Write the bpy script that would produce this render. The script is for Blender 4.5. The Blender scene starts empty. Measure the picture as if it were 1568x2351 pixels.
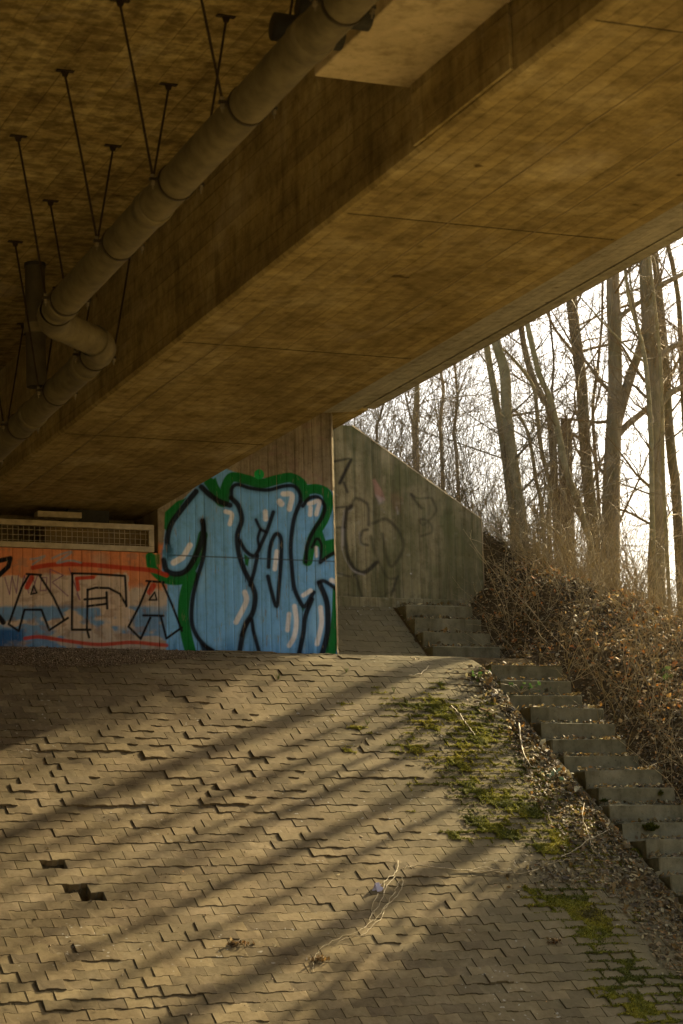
import bpy, math, random
import numpy as np
from mathutils import Matrix, Vector

rng = np.random.default_rng(7)
random.seed(7)
sc = bpy.context.scene
COL = sc.collection

# ------------------------------------------------------------------ camera
F_PX, CX, CY = 5223.745, 784.0, 1175.5            # 80 mm lens on a 36 mm high frame
ROT = np.array([[0.92621344, -0.0424885, -0.37459764],
                [-0.37601666, -0.17581696, -0.90978012],
                [-0.02720543, 0.98350553, -0.17882042]])
cam = bpy.data.cameras.new('camera')
cam.sensor_fit = 'VERTICAL'; cam.sensor_height = 36.0; cam.sensor_width = 24.0
cam.lens = F_PX * 36.0 / 2351.0
cam.clip_start = 0.1; cam.clip_end = 4000
cam.dof.use_dof = True; cam.dof.focus_distance = 22.0; cam.dof.aperture_fstop = 4.0
cam_ob = bpy.data.objects.new('camera', cam); COL.objects.link(cam_ob)
cam_ob.matrix_world = Matrix(ROT.tolist()).to_4x4()
sc.camera = cam_ob

# ------------------------------------------------------------------ light
SUN_AZ, SUN_EL = math.radians(61.5), math.radians(34.0)   # azimuth from +Y towards +X
world = bpy.data.worlds.new('World'); sc.world = world; world.use_nodes = True
wn = world.node_tree.nodes; wl = world.node_tree.links; wn.clear()
sky = wn.new('ShaderNodeTexSky'); sky.sky_type = 'NISHITA'; sky.sun_disc = False
sky.sun_elevation = SUN_EL; sky.sun_rotation = SUN_AZ
sky.air_density = 0.8; sky.dust_density = 6.0; sky.ozone_density = 0.3; sky.altitude = 50
bg = wn.new('ShaderNodeBackground'); bg.inputs['Strength'].default_value = 0.12
wo = wn.new('ShaderNodeOutputWorld')
wl.new(sky.outputs[0], bg.inputs[0]); wl.new(bg.outputs[0], wo.inputs[0])
sun_dir = Vector((math.sin(SUN_AZ)*math.cos(SUN_EL), math.cos(SUN_AZ)*math.cos(SUN_EL), math.sin(SUN_EL)))
sl = bpy.data.lights.new('sun', 'SUN'); sl.energy = 5.0; sl.angle = math.radians(0.55); sl.color = (1.0, 0.82, 0.55)
so = bpy.data.objects.new('sun', sl); COL.objects.link(so)
so.rotation_euler = sun_dir.to_track_quat('Z', 'Y').to_euler(); so.location = (20, 20, 30)
vs = sc.view_settings
vs.view_transform = 'Standard'; vs.look = 'None'; vs.gamma = 1.0; vs.use_curve_mapping = False
vs.exposure = 1.48
vs.use_white_balance = True; vs.white_balance_temperature = 6800; vs.white_balance_tint = 4.0
sc.cycles.max_bounces = 6; sc.cycles.diffuse_bounces = 4; sc.cycles.use_adaptive_sampling = True; sc.cycles.adaptive_threshold = 0.02
sc.cycles.caustics_reflective = False; sc.cycles.caustics_refractive = False

# ------------------------------------------------------------------ survey helpers (photo -> place)
def ray(u, v):
    return ROT @ np.array([u-CX, -(v-CY), -F_PX])
def onY(u, v, Y):
    d = ray(u, v); return d*Y/d[1]
def onX(u, v, X):
    d = ray(u, v); return d*X/d[0]
def onZ(u, v, Z):
    d = ray(u, v); return d*Z/d[2]
def proj(P):
    P = np.atleast_2d(P); c = P @ ROT
    return np.stack([CX + F_PX*c[:, 0]/(-c[:, 2]), CY - F_PX*c[:, 1]/(-c[:, 2])], 1)

# ------------------------------------------------------------------ numpy noise
_T = np.random.default_rng(3).random((256, 256))
def vnoise(x, y):
    x = np.asarray(x, float); y = np.asarray(y, float)
    xi = np.floor(x).astype(int); yi = np.floor(y).astype(int)
    fx = x-xi; fy = y-yi; fx = fx*fx*(3-2*fx); fy = fy*fy*(3-2*fy)
    a = _T[xi & 255, yi & 255]; b = _T[(xi+1) & 255, yi & 255]
    c = _T[xi & 255, (yi+1) & 255]; d = _T[(xi+1) & 255, (yi+1) & 255]
    return (a*(1-fx)+b*fx)*(1-fy)+(c*(1-fx)+d*fx)*fy
def fbm(x, y, o=4):
    s = 0; a = .5; t = 0
    for k in range(o):
        s = s+a*vnoise(x*2**k+17.3*k, y*2**k+5.1*k); t += a; a *= .5
    return s/t
def sstep(a, b, x):
    t = np.clip((np.asarray(x, float)-a)/(b-a), 0, 1); return t*t*(3-2*t)

# ------------------------------------------------------------------ mesh helpers
def mesh_obj(name, V, F, mat, parent=None, smooth=False, colors=None, cname='tint'):
    """F: (n,k) array or list of faces; colors per vertex (n,4)."""
    me = bpy.data.meshes.new(name)
    V = np.asarray(V, np.float32)
    if isinstance(F, np.ndarray):
        n, k = F.shape
        me.vertices.add(len(V)); me.vertices.foreach_set('co', V.ravel())
        me.loops.add(n*k); me.loops.foreach_set('vertex_index', F.astype(np.int32).ravel())
        me.polygons.add(n); me.polygons.foreach_set('loop_start', np.arange(n, dtype=np.int32)*k)
        me.polygons.foreach_set('loop_total', np.full(n, k, np.int32))
        me.update(calc_edges=True)
    else:
        me.from_pydata(V.tolist(), [], F)
    if not isinstance(F, np.ndarray): me.validate()
    if smooth:
        me.polygons.foreach_set('use_smooth', np.ones(len(me.polygons), bool))
    if colors is not None:
        at = me.color_attributes.new(cname, 'FLOAT_COLOR', 'POINT')
        at.data.foreach_set('color', np.asarray(colors, np.float32).ravel())
    if mat is not None: me.materials.append(mat)
    o = bpy.data.objects.new(name, me); COL.objects.link(o)
    if parent is not None: o.parent = parent
    return o
def tag(o, label=None, cat=None, group=None, kind=None):
    if label: o['label'] = label
    if cat: o['category'] = cat
    if group: o['group'] = group
    if kind: o['kind'] = kind
    return o
def empty(name, loc=(0, 0, 0)):
    o = bpy.data.objects.new(name, None); COL.objects.link(o); o.location = loc
    o.empty_display_size = .2
    return o
def child(o, parent):
    """parent o to parent keeping world placement (parent only translated)."""
    o.parent = parent; o.matrix_parent_inverse = Matrix.Translation(-Vector(parent.location))
    return o
def prism(profile, axis, a, b):
    """extrude closed 2-D profile along axis ('x': profile (y,z); 'y': (x,z); 'z': (x,y))."""
    n = len(profile); V = []
    for t in (a, b):
        for p, q in profile:
            V.append({'x': (t, p, q), 'y': (p, t, q), 'z': (p, q, t)}[axis])
    F = [tuple(range(n)), tuple(range(2*n-1, n-1, -1))]
    F += [(i, i+n, (i+1) % n+n, (i+1) % n) for i in range(n)]
    return V, F
def box(x0, x1, y0, y1, z0, z1, c=0.0):
    """box with chamfered edges."""
    if c <= 0:
        V = [(x, y, z) for x in (x0, x1) for y in (y0, y1) for z in (z0, z1)]
        F = [(0, 1, 3, 2), (4, 6, 7, 5), (0, 4, 5, 1), (2, 3, 7, 6), (0, 2, 6, 4), (1, 5, 7, 3)]
        return V, F
    import bmesh
    bm = bmesh.new(); bmesh.ops.create_cube(bm, size=1)
    for v in bm.verts:
        v.co.x = x0 if v.co.x < 0 else x1; v.co.y = y0 if v.co.y < 0 else y1; v.co.z = z0 if v.co.z < 0 else z1
    bmesh.ops.bevel(bm, geom=bm.edges[:], offset=c, segments=2, profile=.5, affect='EDGES')
    bm.verts.ensure_lookup_table()
    V = [tuple(v.co) for v in bm.verts]; F = [tuple(v.index for v in f.verts) for f in bm.faces]
    bm.free(); return V, F
def join(parts):
    V = []; F = []
    for v, f in parts:
        o = len(V); V += [tuple(p) for p in v]; F += [tuple(i+o for i in q) for q in f]
    return V, F

class Tubes:
    """collects many tapered tubes into one mesh."""
    def __init__(s, sides=5): s.k = sides; s.V = []; s.F = []; s.n = 0; s.C = []
    def add(s, P, R, tint=1.0, sides=None):
        P = np.asarray(P, float); R = np.asarray(R, float); k = s.k
        m = len(P)
        T = np.gradient(P, axis=0); T /= (np.linalg.norm(T, axis=1, keepdims=True)+1e-9)
        up = np.array([0.31, 0.95, 0.05]); 
        if abs(T[0] @ up) > .9: up = np.array([1, .1, 0.])
        A = np.cross(T, up); A /= (np.linalg.norm(A, axis=1, keepdims=True)+1e-9); B = np.cross(T, A)
        th = np.arange(k)*2*np.pi/k
        ring = P[:, None, :]+R[:, None, None]*(np.cos(th)[None, :, None]*A[:, None, :]+np.sin(th)[None, :, None]*B[:, None, :])
        s.V.append(ring.reshape(-1, 3))
        i = np.arange(m-1)[:, None]*k; j = np.arange(k)[None, :]; j2 = (j+1) % k
        f = np.stack([i+j, i+j2, i+k+j2, i+k+j], -1).reshape(-1, 4)+s.n
        s.F.append(f); s.n += m*k; s.C.append(np.full(m*k, tint))
    def build(s, name, mat, parent=None):
        if not s.V: return None
        c = np.concatenate(s.C); col = np.stack([c, c, c, np.ones_like(c)], 1)
        return mesh_obj(name, np.concatenate(s.V), np.concatenate(s.F), mat, parent, True, col)

# ------------------------------------------------------------------ materials
def nd(t, typ, **kw):
    n = t.nodes.new(typ)
    for k, v in kw.items():
        if k.startswith('i_'): n.inputs[k[2:].replace('_', ' ')].default_value = v
        else: setattr(n, k, v)
    return n
def ramp(t, stops, interp='LINEAR'):
    r = t.nodes.new('ShaderNodeValToRGB'); e = r.color_ramp.elements; r.color_ramp.interpolation = interp
    while len(e) < len(stops): e.new(.5)
    for i, (p, c) in enumerate(stops):
        e[i].position = p; e[i].color = (c if len(c) == 4 else (*c, 1))
    return r
def new_mat(name, rough=.9, spec=.2):
    m = bpy.data.materials.new(name); m.use_nodes = True; t = m.node_tree
    b = t.nodes['Principled BSDF']; b.inputs['Roughness'].default_value = rough
    b.inputs['Specular IOR Level'].default_value = spec
    return m, t, b
def mixc(t, fac, a, b, typ='MIX'):
    m = t.nodes.new('ShaderNodeMix'); m.data_type = 'RGBA'; m.blend_type = typ
    for s, v in ((0, fac), (6, a), (7, b)):
        if hasattr(v, 'is_output') or hasattr(v, 'links'): t.links.new(v, m.inputs[s])
        else: m.inputs[s].default_value = v if s == 0 else (*v, 1) if len(v) == 3 else v
    return m.outputs[2]
def noise(t, vec, scale, detail=4, rough=.55, dist=0):
    n = t.nodes.new('ShaderNodeTexNoise'); n.inputs['Scale'].default_value = scale
    n.inputs['Detail'].default_value = detail; n.inputs['Roughness'].default_value = rough
    n.inputs['Distortion'].default_value = dist
    t.links.new(vec, n.inputs['Vector']); return n.outputs['Fac']
def mapping(t, vec, scale=(1, 1, 1), rot=(0, 0, 0)):
    n = t.nodes.new('ShaderNodeMapping'); n.inputs['Scale'].default_value = scale; n.inputs['Rotation'].default_value = rot
    t.links.new(vec, n.inputs['Vector']); return n.outputs[0]
def bump(t, b, height, strength=.4, dist=.01, prev=None):
    n = t.nodes.new('ShaderNodeBump'); n.inputs['Strength'].default_value = strength; n.inputs['Distance'].default_value = dist
    t.links.new(height, n.inputs['Height'])
    if prev is not None: t.links.new(prev, n.inputs['Normal'])
    t.links.new(n.outputs[0], b.inputs['Normal']); return n.outputs[0]
def objco(t):
    return t.nodes.new('ShaderNodeTexCoord').outputs['Object']
def vmath(t, op, a, bv):
    n = t.nodes.new('ShaderNodeMath'); n.operation = op
    for i, v in enumerate((a, bv)):
        if isinstance(v, (int, float)): n.inputs[i].default_value = v
        else: t.links.new(v, n.inputs[i])
    return n.outputs[0]

def mat_concrete(name, c1, c2, c3, board=None, pitch=.11, blotch=1.0, paint=False, moss=False, fleck=0.0):
    """cast concrete. board: None | 'y' boards run along Y | 'z' boards run vertically."""
    m, t, b = new_mat(name, .92, .15)
    co = objco(t)
    n1 = noise(t, co, 1.1*blotch, 6, .62)
    r1 = ramp(t, [(.32, c1), (.52, c2), (.70, c3)]); t.links.new(n1, r1.inputs[0])
    col = r1.outputs[0]
    n2 = noise(t, co, 11, 8, .7)
    r2 = ramp(t, [(.32, (.66, .64, .58)), (.5, (1, 1, 1)), (.72, (1.2, 1.19, 1.15))]); t.links.new(n2, r2.inputs[0])
    col = mixc(t, .85, col, r2.outputs[0], 'MULTIPLY')
    n3 = noise(t, co, 60, 2, .5)                                 # pores
    r3 = ramp(t, [(.27, (.3, .28, .25)), (.33, (1, 1, 1))]); t.links.new(n3, r3.inputs[0])
    col = mixc(t, .65, col, r3.outputs[0], 'MULTIPLY')
    n4 = noise(t, co, 5.5, 2, .5)                                # dark bolt holes and rust spots
    r4 = ramp(t, [(.215, (.25, .20, .14)), (.25, (1, 1, 1))]); t.links.new(n4, r4.inputs[0])
    col = mixc(t, .8, col, r4.outputs[0], 'MULTIPLY')
    if fleck:                                                    # flaked pale skin on dark, stretched across the boards
        nf = noise(t, mapping(t, co, (7, 10, 7)), 1.0, 8, .66, .2)
        rf = ramp(t, [(.42, (.62, .60, .56)), (.49, (.92, .92, .9)), (.53, (1.1, 1.1, 1.08)), (.60, (1.42, 1.40, 1.36))]); t.links.new(nf, rf.inputs[0])
        col = mixc(t, fleck, col, rf.outputs[0], 'MULTIPLY')
    nr = noise(t, mapping(t, co, (7, 7, .55)), 1.0, 5, .6)         # water runs down upright faces
    rr_ = ramp(t, [(.34, (.58, .56, .5)), (.47, (1, 1, 1))]); t.links.new(nr, rr_.inputs[0])
    col = mixc(t, .6, col, rr_.outputs[0], 'MULTIPLY')
    if fleck:                                                    # pale lime bloom
        nb = noise(t, mapping(t, co, (1.6, .9, 1.6)), 1.0, 6, .6, .8)
        rb_ = ramp(t, [(.6, (0, 0, 0)), (.74, (1, 1, 1))]); t.links.new(nb, rb_.inputs[0])
        col = mixc(t, vmath(t, 'MULTIPLY', rb_.outputs[0], .45), col, (.52, .44, .30))
    hgt = n2
    if board:
        sp = nd(t, 'ShaderNodeSeparateXYZ'); t.links.new(co, sp.inputs[0])
        scl = (20, 1.1, 20) if board == 'y' else (24, 24, .8)     # grain along the boards
        st = noise(t, mapping(t, co, scl), 1.0, 6, .65)
        rs = ramp(t, [(.34, (.66, .64, .6)), (.5, (1, 1, 1)), (.68, (1.2, 1.19, 1.14))]); t.links.new(st, rs.inputs[0])
        col = mixc(t, .45 if board == 'y' else .8, col, rs.outputs[0], 'MULTIPLY')
        if board == 'y': cross = vmath(t, 'ADD', sp.outputs[0], sp.outputs[2])
        else: cross = sp.outputs[0]
        q = vmath(t, 'DIVIDE', cross, pitch)
        fl = vmath(t, 'FLOOR', q, 0); fr = vmath(t, 'SUBTRACT', q, fl)
        wn_ = t.nodes.new('ShaderNodeTexWhiteNoise'); wn_.noise_dimensions = '1D'; t.links.new(fl, wn_.inputs['W'])
        rb = ramp(t, [(0, (.82, .82, .81)), (1, (1.14, 1.14, 1.12))]); t.links.new(wn_.outputs['Value'], rb.inputs[0])
        col = mixc(t, .8, col, rb.outputs[0], 'MULTIPLY')
        rj = ramp(t, [(0, (.42, .40, .37)), (.03, (.55, .53, .5)), (.05, (1, 1, 1)), (.97, (1.08, 1.08, 1.06)), (1, (.7, .68, .64))]); t.links.new(fr, rj.inputs[0])
        ng = noise(t, mapping(t, co, (6, .8, 6) if board == 'y' else (8, 8, .9)), 1.0, 3, .6)   # seams fade in and out
        rg = ramp(t, [(.42, (0, 0, 0)), (.6, (1, 1, 1))]); t.links.new(ng, rg.inputs[0])
        jf = vmath(t, 'ADD', vmath(t, 'MULTIPLY', rg.outputs[0], .8), .15)
        col = mixc(t, jf, col, rj.outputs[0], 'MULTIPLY')
        h2 = vmath(t, 'ADD', vmath(t, 'MULTIPLY', wn_.outputs['Value'], .5), vmath(t, 'MULTIPLY', rj.outputs[0], .8))
        hgt = vmath(t, 'ADD', vmath(t, 'MULTIPLY', n2, .6), h2)
    if moss:
        nm = noise(t, mapping(t, co, (2.2, 2.2, .9)), 1.0, 6, .62)
        rm = ramp(t, [(.42, (0, 0, 0)), (.62, (1, 1, 1))]); t.links.new(nm, rm.inputs[0])
        fm = vmath(t, 'MULTIPLY', rm.outputs[0], .6)
        col = mixc(t, fm, col, (.10, .105, .045))
        nl = noise(t, co, 7, 1, .4); rl = ramp(t, [(.70, (0, 0, 0)), (.76, (1, 1, 1))]); t.links.new(nl, rl.inputs[0])
        col = mixc(t, vmath(t, 'MULTIPLY', rl.outputs[0], .35), col, (.40, .39, .30))
    if paint:
        at = nd(t, 'ShaderNodeAttribute', attribute_name='paint')
        nw = noise(t, mapping(t, co, (34, 34, 6)), 1.0, 5, .65)
        rw = ramp(t, [(.27, (.3, .3, .3)), (.40, (1, 1, 1))]); t.links.new(nw, rw.inputs[0])
        fac = vmath(t, 'MULTIPLY', at.outputs['Alpha'], rw.outputs[0])
        pc = mixc(t, .45, at.outputs['Color'], r2.outputs[0], 'MULTIPLY')
        pc = mixc(t, .4, pc, rs.outputs[0], 'MULTIPLY') if board else pc
        pc = mixc(t, vmath(t, 'MULTIPLY', jf, .8), pc, rj.outputs[0], 'MULTIPLY') if board else pc
        col = mixc(t, fac, col, pc)
    t.links.new(col, b.inputs['Base Color'])
    bump(t, b, hgt, .5, .012)
    return m

M = {}
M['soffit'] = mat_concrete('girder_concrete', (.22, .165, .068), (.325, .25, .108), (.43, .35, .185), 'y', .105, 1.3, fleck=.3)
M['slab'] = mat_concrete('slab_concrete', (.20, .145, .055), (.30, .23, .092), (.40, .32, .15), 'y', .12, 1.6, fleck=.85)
M['edge'] = mat_concrete('deck_edge_concrete', (.42, .385, .29), (.52, .48, .37), (.60, .56, .44), 'y', .085, 1.0)  # coated grey, also paled to stand in for light from the open side
M['wall'] = mat_concrete('board_marked_wall', (.24, .19, .12), (.33, .27, .18), (.42, .35, .25), 'z', .098, 1.2, paint=True)
M['wing'] = mat_concrete('mossy_wall', (.20, .175, .10), (.285, .25, .15), (.38, .335, .215), 'z', .11, 1.2, paint=True, moss=True)
M['wing_plain'] = mat_concrete('mossy_concrete', (.20, .175, .10), (.285, .25, .15), (.38, .335, .215), 'z', .11, 1.2, moss=True)
M['plain'] = mat_concrete('plain_concrete', (.22, .17, .09), (.29, .23, .13), (.36, .29, .17))
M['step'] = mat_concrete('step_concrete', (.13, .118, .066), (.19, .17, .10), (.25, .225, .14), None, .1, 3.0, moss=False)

M['block'] = mat_concrete('pale_block_concrete', (.42, .34, .19), (.54, .44, .26), (.62, .52, .33))
def mat_paver():
    m, t, b = new_mat('paver_concrete', .95, .1)
    co = objco(t)
    geo = t.nodes.new('ShaderNodeNewGeometry')
    at = nd(t, 'ShaderNodeAttribute', attribute_name='tint')
    pos = geo.outputs['Position']
    n1 = noise(t, pos, 1.5, 7, .68, .5); r1 = ramp(t, [(.32, (.11, .08, .042)), (.5, (.172, .13, .07)), (.68, (.22, .172, .10))])
    t.links.new(n1, r1.inputs[0]); col = mixc(t, 1, r1.outputs[0], at.outputs['Color'], 'MULTIPLY')
    n2 = noise(t, pos, 22, 5, .7); r2 = ramp(t, [(.3, (.7, .68, .62)), (.55, (1, 1, 1)), (.78, (1.18, 1.17, 1.14))])
    t.links.new(n2, r2.inputs[0]); col = mixc(t, .8, col, r2.outputs[0], 'MULTIPLY')
    n3 = noise(t, pos, 140, 2, .5); r3 = ramp(t, [(.25, (.4, .38, .34)), (.36, (1, 1, 1))]); t.links.new(n3, r3.inputs[0])
    col = mixc(t, .6, col, r3.outputs[0], 'MULTIPLY')
    # green algae film towards the stairs and damp grey at the foot
    n4 = noise(t, pos, 1.6, 5, .6); sp = nd(t, 'ShaderNodeSeparateXYZ'); t.links.new(pos, sp.inputs[0])
    g = vmath(t, 'SUBTRACT', vmath(t, 'MULTIPLY', sp.outputs[0], .22), 1.55)
    g = vmath(t, 'ADD', g, vmath(t, 'MULTIPLY', n4, .7)); rg = ramp(t, [(.25, (0, 0, 0)), (.9, (1, 1, 1))]); t.links.new(g, rg.inputs[0])
    col = mixc(t, vmath(t, 'MULTIPLY', rg.outputs[0], .6), col, (.125, .11, .055))
    # pale lichen spots
    n5 = noise(t, pos, 26, 1, .4); r5 = ramp(t, [(.71, (0, 0, 0)), (.75, (1, 1, 1))]); t.links.new(n5, r5.inputs[0])
    n6 = noise(t, pos, 1.3, 2, .5); r6 = ramp(t, [(.5, (0, 0, 0)), (.62, (1, 1, 1))]); t.links.new(n6, r6.inputs[0])
    lf = vmath(t, 'MULTIPLY', vmath(t, 'MULTIPLY', r5.outputs[0], r6.outputs[0]), .7)
    col = mixc(t, lf, col, (.40, .38, .32))
    t.links.new(col, b.inputs['Base Color']); bump(t, b, n2, .35, .004)
    return m
M['paver'] = mat_paver()
def mat_soil(name, cols, scale=14, bs=.8):
    m, t, b = new_mat(name, 1.0, .05); co = objco(t)
    n1 = noise(t, co, scale, 8, .7); r = ramp(t, [(.28, cols[0]), (.5, cols[1]), (.72, cols[2])]); t.links.new(n1, r.inputs[0])
    t.links.new(r.outputs[0], b.inputs['Base Color']); bump(t, b, n1, bs, .03); return m
M['bed'] = mat_soil('bedding_sand', [(.055, .043, .022), (.105, .082, .044), (.16, .126, .07)], 40)
M['soil'] = mat_soil('bank_soil', [(.035, .024, .010), (.07, .048, .020), (.115, .08, .036)], 9)
M['grassland'] = mat_soil('far_ground', [(.16, .12, .055), (.22, .17, .085), (.27, .21, .11)], .2, .3)
M['asphalt'] = mat_soil('asphalt', [(.10, .085, .06), (.14, .12, .085), (.18, .155, .11)], 30, .3)
def mat_tint(name, base, rough=.8, spec=.2, transl=0.0):
    """colour x per-vertex tint attribute, fine mottling."""
    m, t, b = new_mat(name, rough, spec); co = objco(t)
    at = nd(t, 'ShaderNodeAttribute', attribute_name='tint')
    n1 = noise(t, co, 18, 5, .65); r = ramp(t, [(.3, (.6, .58, .55)), (.55, (1, 1, 1)), (.75, (1.3, 1.28, 1.2))]); t.links.new(n1, r.inputs[0])
    c = mixc(t, 1, base, at.outputs['Color'], 'MULTIPLY'); c = mixc(t, .8, c, r.outputs[0], 'MULTIPLY')
    t.links.new(c, b.inputs['Base Color'])
    if transl:
        tr = t.nodes.new('ShaderNodeBsdfTranslucent'); t.links.new(c, tr.inputs[0])
        mx = t.nodes.new('ShaderNodeMixShader'); mx.inputs[0].default_value = transl
        t.links.new(b.outputs[0], mx.inputs[1]); t.links.new(tr.outputs[0], mx.inputs[2])
        t.links.new(mx.outputs[0], t.nodes['Material Output'].inputs[0])
    else: bump(t, b, n1, .3, .004)
    return m
M['leaf'] = mat_tint('dead_leaf', (1, 1, 1), .65, .35, .35)
M['moss'] = mat_tint('moss', (1, 1, 1), .9, .1, .3)
M['green'] = mat_tint('green_leaf', (1, 1, 1), .45, .4, .35)
M['stalk'] = mat_tint('dry_stalk', (.43, .345, .185), .6, .3)
M['twig'] = mat_tint('twig_bark', (.26, .20, .11), .75, .25)
M['stone'] = mat_tint('grit', (1, 1, 1), .95, .1)
def mat_bark(name, c1, c2, c3, sx=14, sz=2.2, bs=.7):
    m, t, b = new_mat(name, .9, .15); co = objco(t)
    n1 = noise(t, mapping(t, co, (sx, sx, sz)), 1.0, 6, .65, .4)
    r = ramp(t, [(.3, c1), (.5, c2), (.7, c3)]); t.links.new(n1, r.inputs[0]); col = r.outputs[0]
    n2 = noise(t, co, 2.2, 4, .6); r2 = ramp(t, [(.45, (0, 0, 0)), (.65, (1, 1, 1))]); t.links.new(n2, r2.inputs[0])
    col = mixc(t, vmath(t, 'MULTIPLY', r2.outputs[0], .35), col, (.17, .165, .06))
    t.links.new(col, b.inputs['Base Color']); bump(t, b, n1, bs, .03); return m
M['bark_dark'] = mat_bark('dark_bark', (.075, .06, .036), (.14, .115, .07), (.22, .18, .115))
M['bark_grey'] = mat_bark('grey_bark', (.15, .125, .075), (.26, .215, .135), (.37, .31, .2))
M['bark_green'] = mat_bark('smooth_greenish_bark', (.21, .175, .085), (.32, .27, .14), (.41, .35, .2), 4, 9, .3)
M['bark_snag'] = mat_bark('rotting_bark', (.08, .056, .03), (.16, .112, .06), (.26, .18, .10))
def mat_simple(name, c, rough=.6, metal=0.0, ns=30, var=.35):
    m, t, b = new_mat(name, rough, .3); co = objco(t)
    n1 = noise(t, co, ns, 5, .6); r = ramp(t, [(.3, (1-var, 1-var, 1-var)), (.6, (1, 1, 1)), (.8, (1+var*.5,)*3)]); t.links.new(n1, r.inputs[0])
    t.links.new(mixc(t, 1, c, r.outputs[0], 'MULTIPLY'), b.inputs['Base Color']); b.inputs['Metallic'].default_value = metal
    bump(t, b, n1, .12, .003); return m
M['pipe'] = mat_simple('drain_pipe_plastic', (.165, .135, .066), .6, 0, 9, .5)
M['rod'] = mat_simple('rusty_rod', (.05, .034, .018), .7, .5)
M['band'] = mat_simple('galvanised_band', (.07, .055, .032), .5, .6)
M['bolt'] = mat_simple('galvanised_bolt', (.30, .26, .17), .45, .7)
M['frame'] = mat_simple('galvanised_frame', (.48, .40, .26), .6, .1, 12)
M['dark'] = mat_simple('dark_tube', (.035, .032, .02), .6)
M['dark2'] = mat_simple('grimy_plastic', (.075, .06, .03), .6, 0, 9, .4)
M['bearing'] = mat_simple('bearing_block', (.26, .185, .085), .9, 0, 5)
M['scrap'] = mat_simple('plastic_scrap', (.62, .58, .72), .4, 0, 20, .2)

# ------------------------------------------------------------------ surveyed numbers
YW = 21.22                        # face of the abutment wall
XR = 8.675                        # right edge of the abutment wall
ZG = 4.12                         # underside of the girder
YV = 22.85                        # face of the wing wall
GR_Z = -1.6
K = 1/1.515                       # slope of the embankment
def zplane(y): return (y-20.47)*K+2.475
def profile(y):
    """height of the paved slope, its rounded shoulder, the berm and the upper slope."""
    y = np.asarray(y, float)
    z = zplane(y)
    t = np.clip(y-20.30, 0, .95)
    z = np.where(y > 20.30, zplane(20.30)+K*t-(K-.05)/1.9*t*t, z)
    zb = zplane(20.30)+K*.95-(K-.05)/1.9*.95**2
    z = np.where(y > 21.25, zb+.05*(y-21.25), z)
    zc = zb+.05*.5
    t2 = np.clip(y-21.75, 0, 9)
    z = np.where(y > 21.75, zc+np.where(t2 < .2, .05*t2+t2*t2*1.75, .05*.2+.07+(t2-.2)*.74), z)
    return np.maximum(z, GR_Z)
def dip(x, y):                    # paving sags into a shallow gutter beside the stairs
    return .05*sstep(9.15, 9.9, x)*(1-sstep(20.0, 20.5, y))
def side(x):                      # side slope of the road embankment, falling to the right
    return 5.30-np.clip(x-9.6, 0, 99)*.52-np.clip(x-12.2, 0, 99)*.15
def bank(x, y):
    """leafy earth bank right of the stairs and behind the wing wall."""
    x = np.asarray(x, float); y = np.asarray(y, float)
    s = (y-20.47)*K+2.50+.10*(fbm(x*.9, y*.9)-.5)*2+.05*(fbm(x*4, y*4)-.5)
    s = s+.20*sstep(10.9, 13.5, x)
    e = side(x)+.22*(fbm(x*.8+9, y*.8)-.5)*2
    h = .35
    z = -h*np.log(np.exp(-s/h)+np.exp(-e/h))
    # small eroded scarp beside the end of the wing wall
    z = z+.14*np.exp(-((x-12.05)/.55)**2-((y-23.3)/.35)**2)
    # fall-off far to the right
    z = np.where(x > 16, z-(x-16)*.28, z)
    return np.maximum(z, GR_Z+.0)
def ground(x, y):
    x = np.asarray(x, float); y = np.asarray(y, float)
    p = profile(np.minimum(y, 22.9))-.09-dip(x, y)
    st = (y-20.47)*K+2.24                                      # under the stairs
    st = np.where(y > 20.5, np.minimum(st, profile(y)+.0), st)
    bk = bank(x, y)
    w = sstep(10.74, 11.6, x)
    z = np.where(x < 9.95, p, np.maximum(st, GR_Z)*(1-w)+bk*w)
    # embankment body behind the walls
    emb = np.minimum(side(x), 5.3)
    back = sstep(22.95, 23.1, y)
    z = np.where((x < 11.6) & (y > 22.95), np.maximum(bk, np.minimum(emb, 5.3)-.05)*back+z*(1-back), z)
    return z

# ------------------------------------------------------------------ terrain
def grid_mesh(name, xs, ys, zf, mat):
    X, Y = np.meshgrid(xs, ys, indexing='ij'); Z = zf(X, Y)
    V = np.stack([X, Y, Z], -1).reshape(-1, 3)
    n, m = len(xs), len(ys)
    i = np.arange(n-1)[:, None]*m+np.arange(m-1)[None, :]
    F = np.stack([i, i+m, i+m+1, i+1], -1).reshape(-1, 4)
    return mesh_obj(name, V, F, mat, None, True)
xs = np.concatenate([[9.90, 9.949], np.arange(9.951, 16, .07), np.arange(16, 60, 1.0)])
ys = np.concatenate([np.arange(4, 14, 1.0), np.arange(14, 26, .08), np.arange(26, 70, 1.2)])
bank_ob = grid_mesh('earth_bank', xs, ys, ground, M['soil']); tag(bank_ob, kind='structure')
V, F = box(-60, 9.6, 23.02, 70, GR_Z, 5.28)
tag(mesh_obj('embankment', V, F, M['soil']), kind='structure')
xs = np.array([-1500, -300, -60, -20, 0, 20, 60, 300, 1500.]); ys = xs.copy()
tag(grid_mesh('ground', xs, ys, lambda x, y: np.full(x.shape, GR_Z-.02), M['grassland']), kind='structure')
V, F = box(-40, 40, -6.5, 6.5, GR_Z-.06, GR_Z+.004)
tag(mesh_obj('road', V, F, M['asphalt']), kind='structure')

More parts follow.
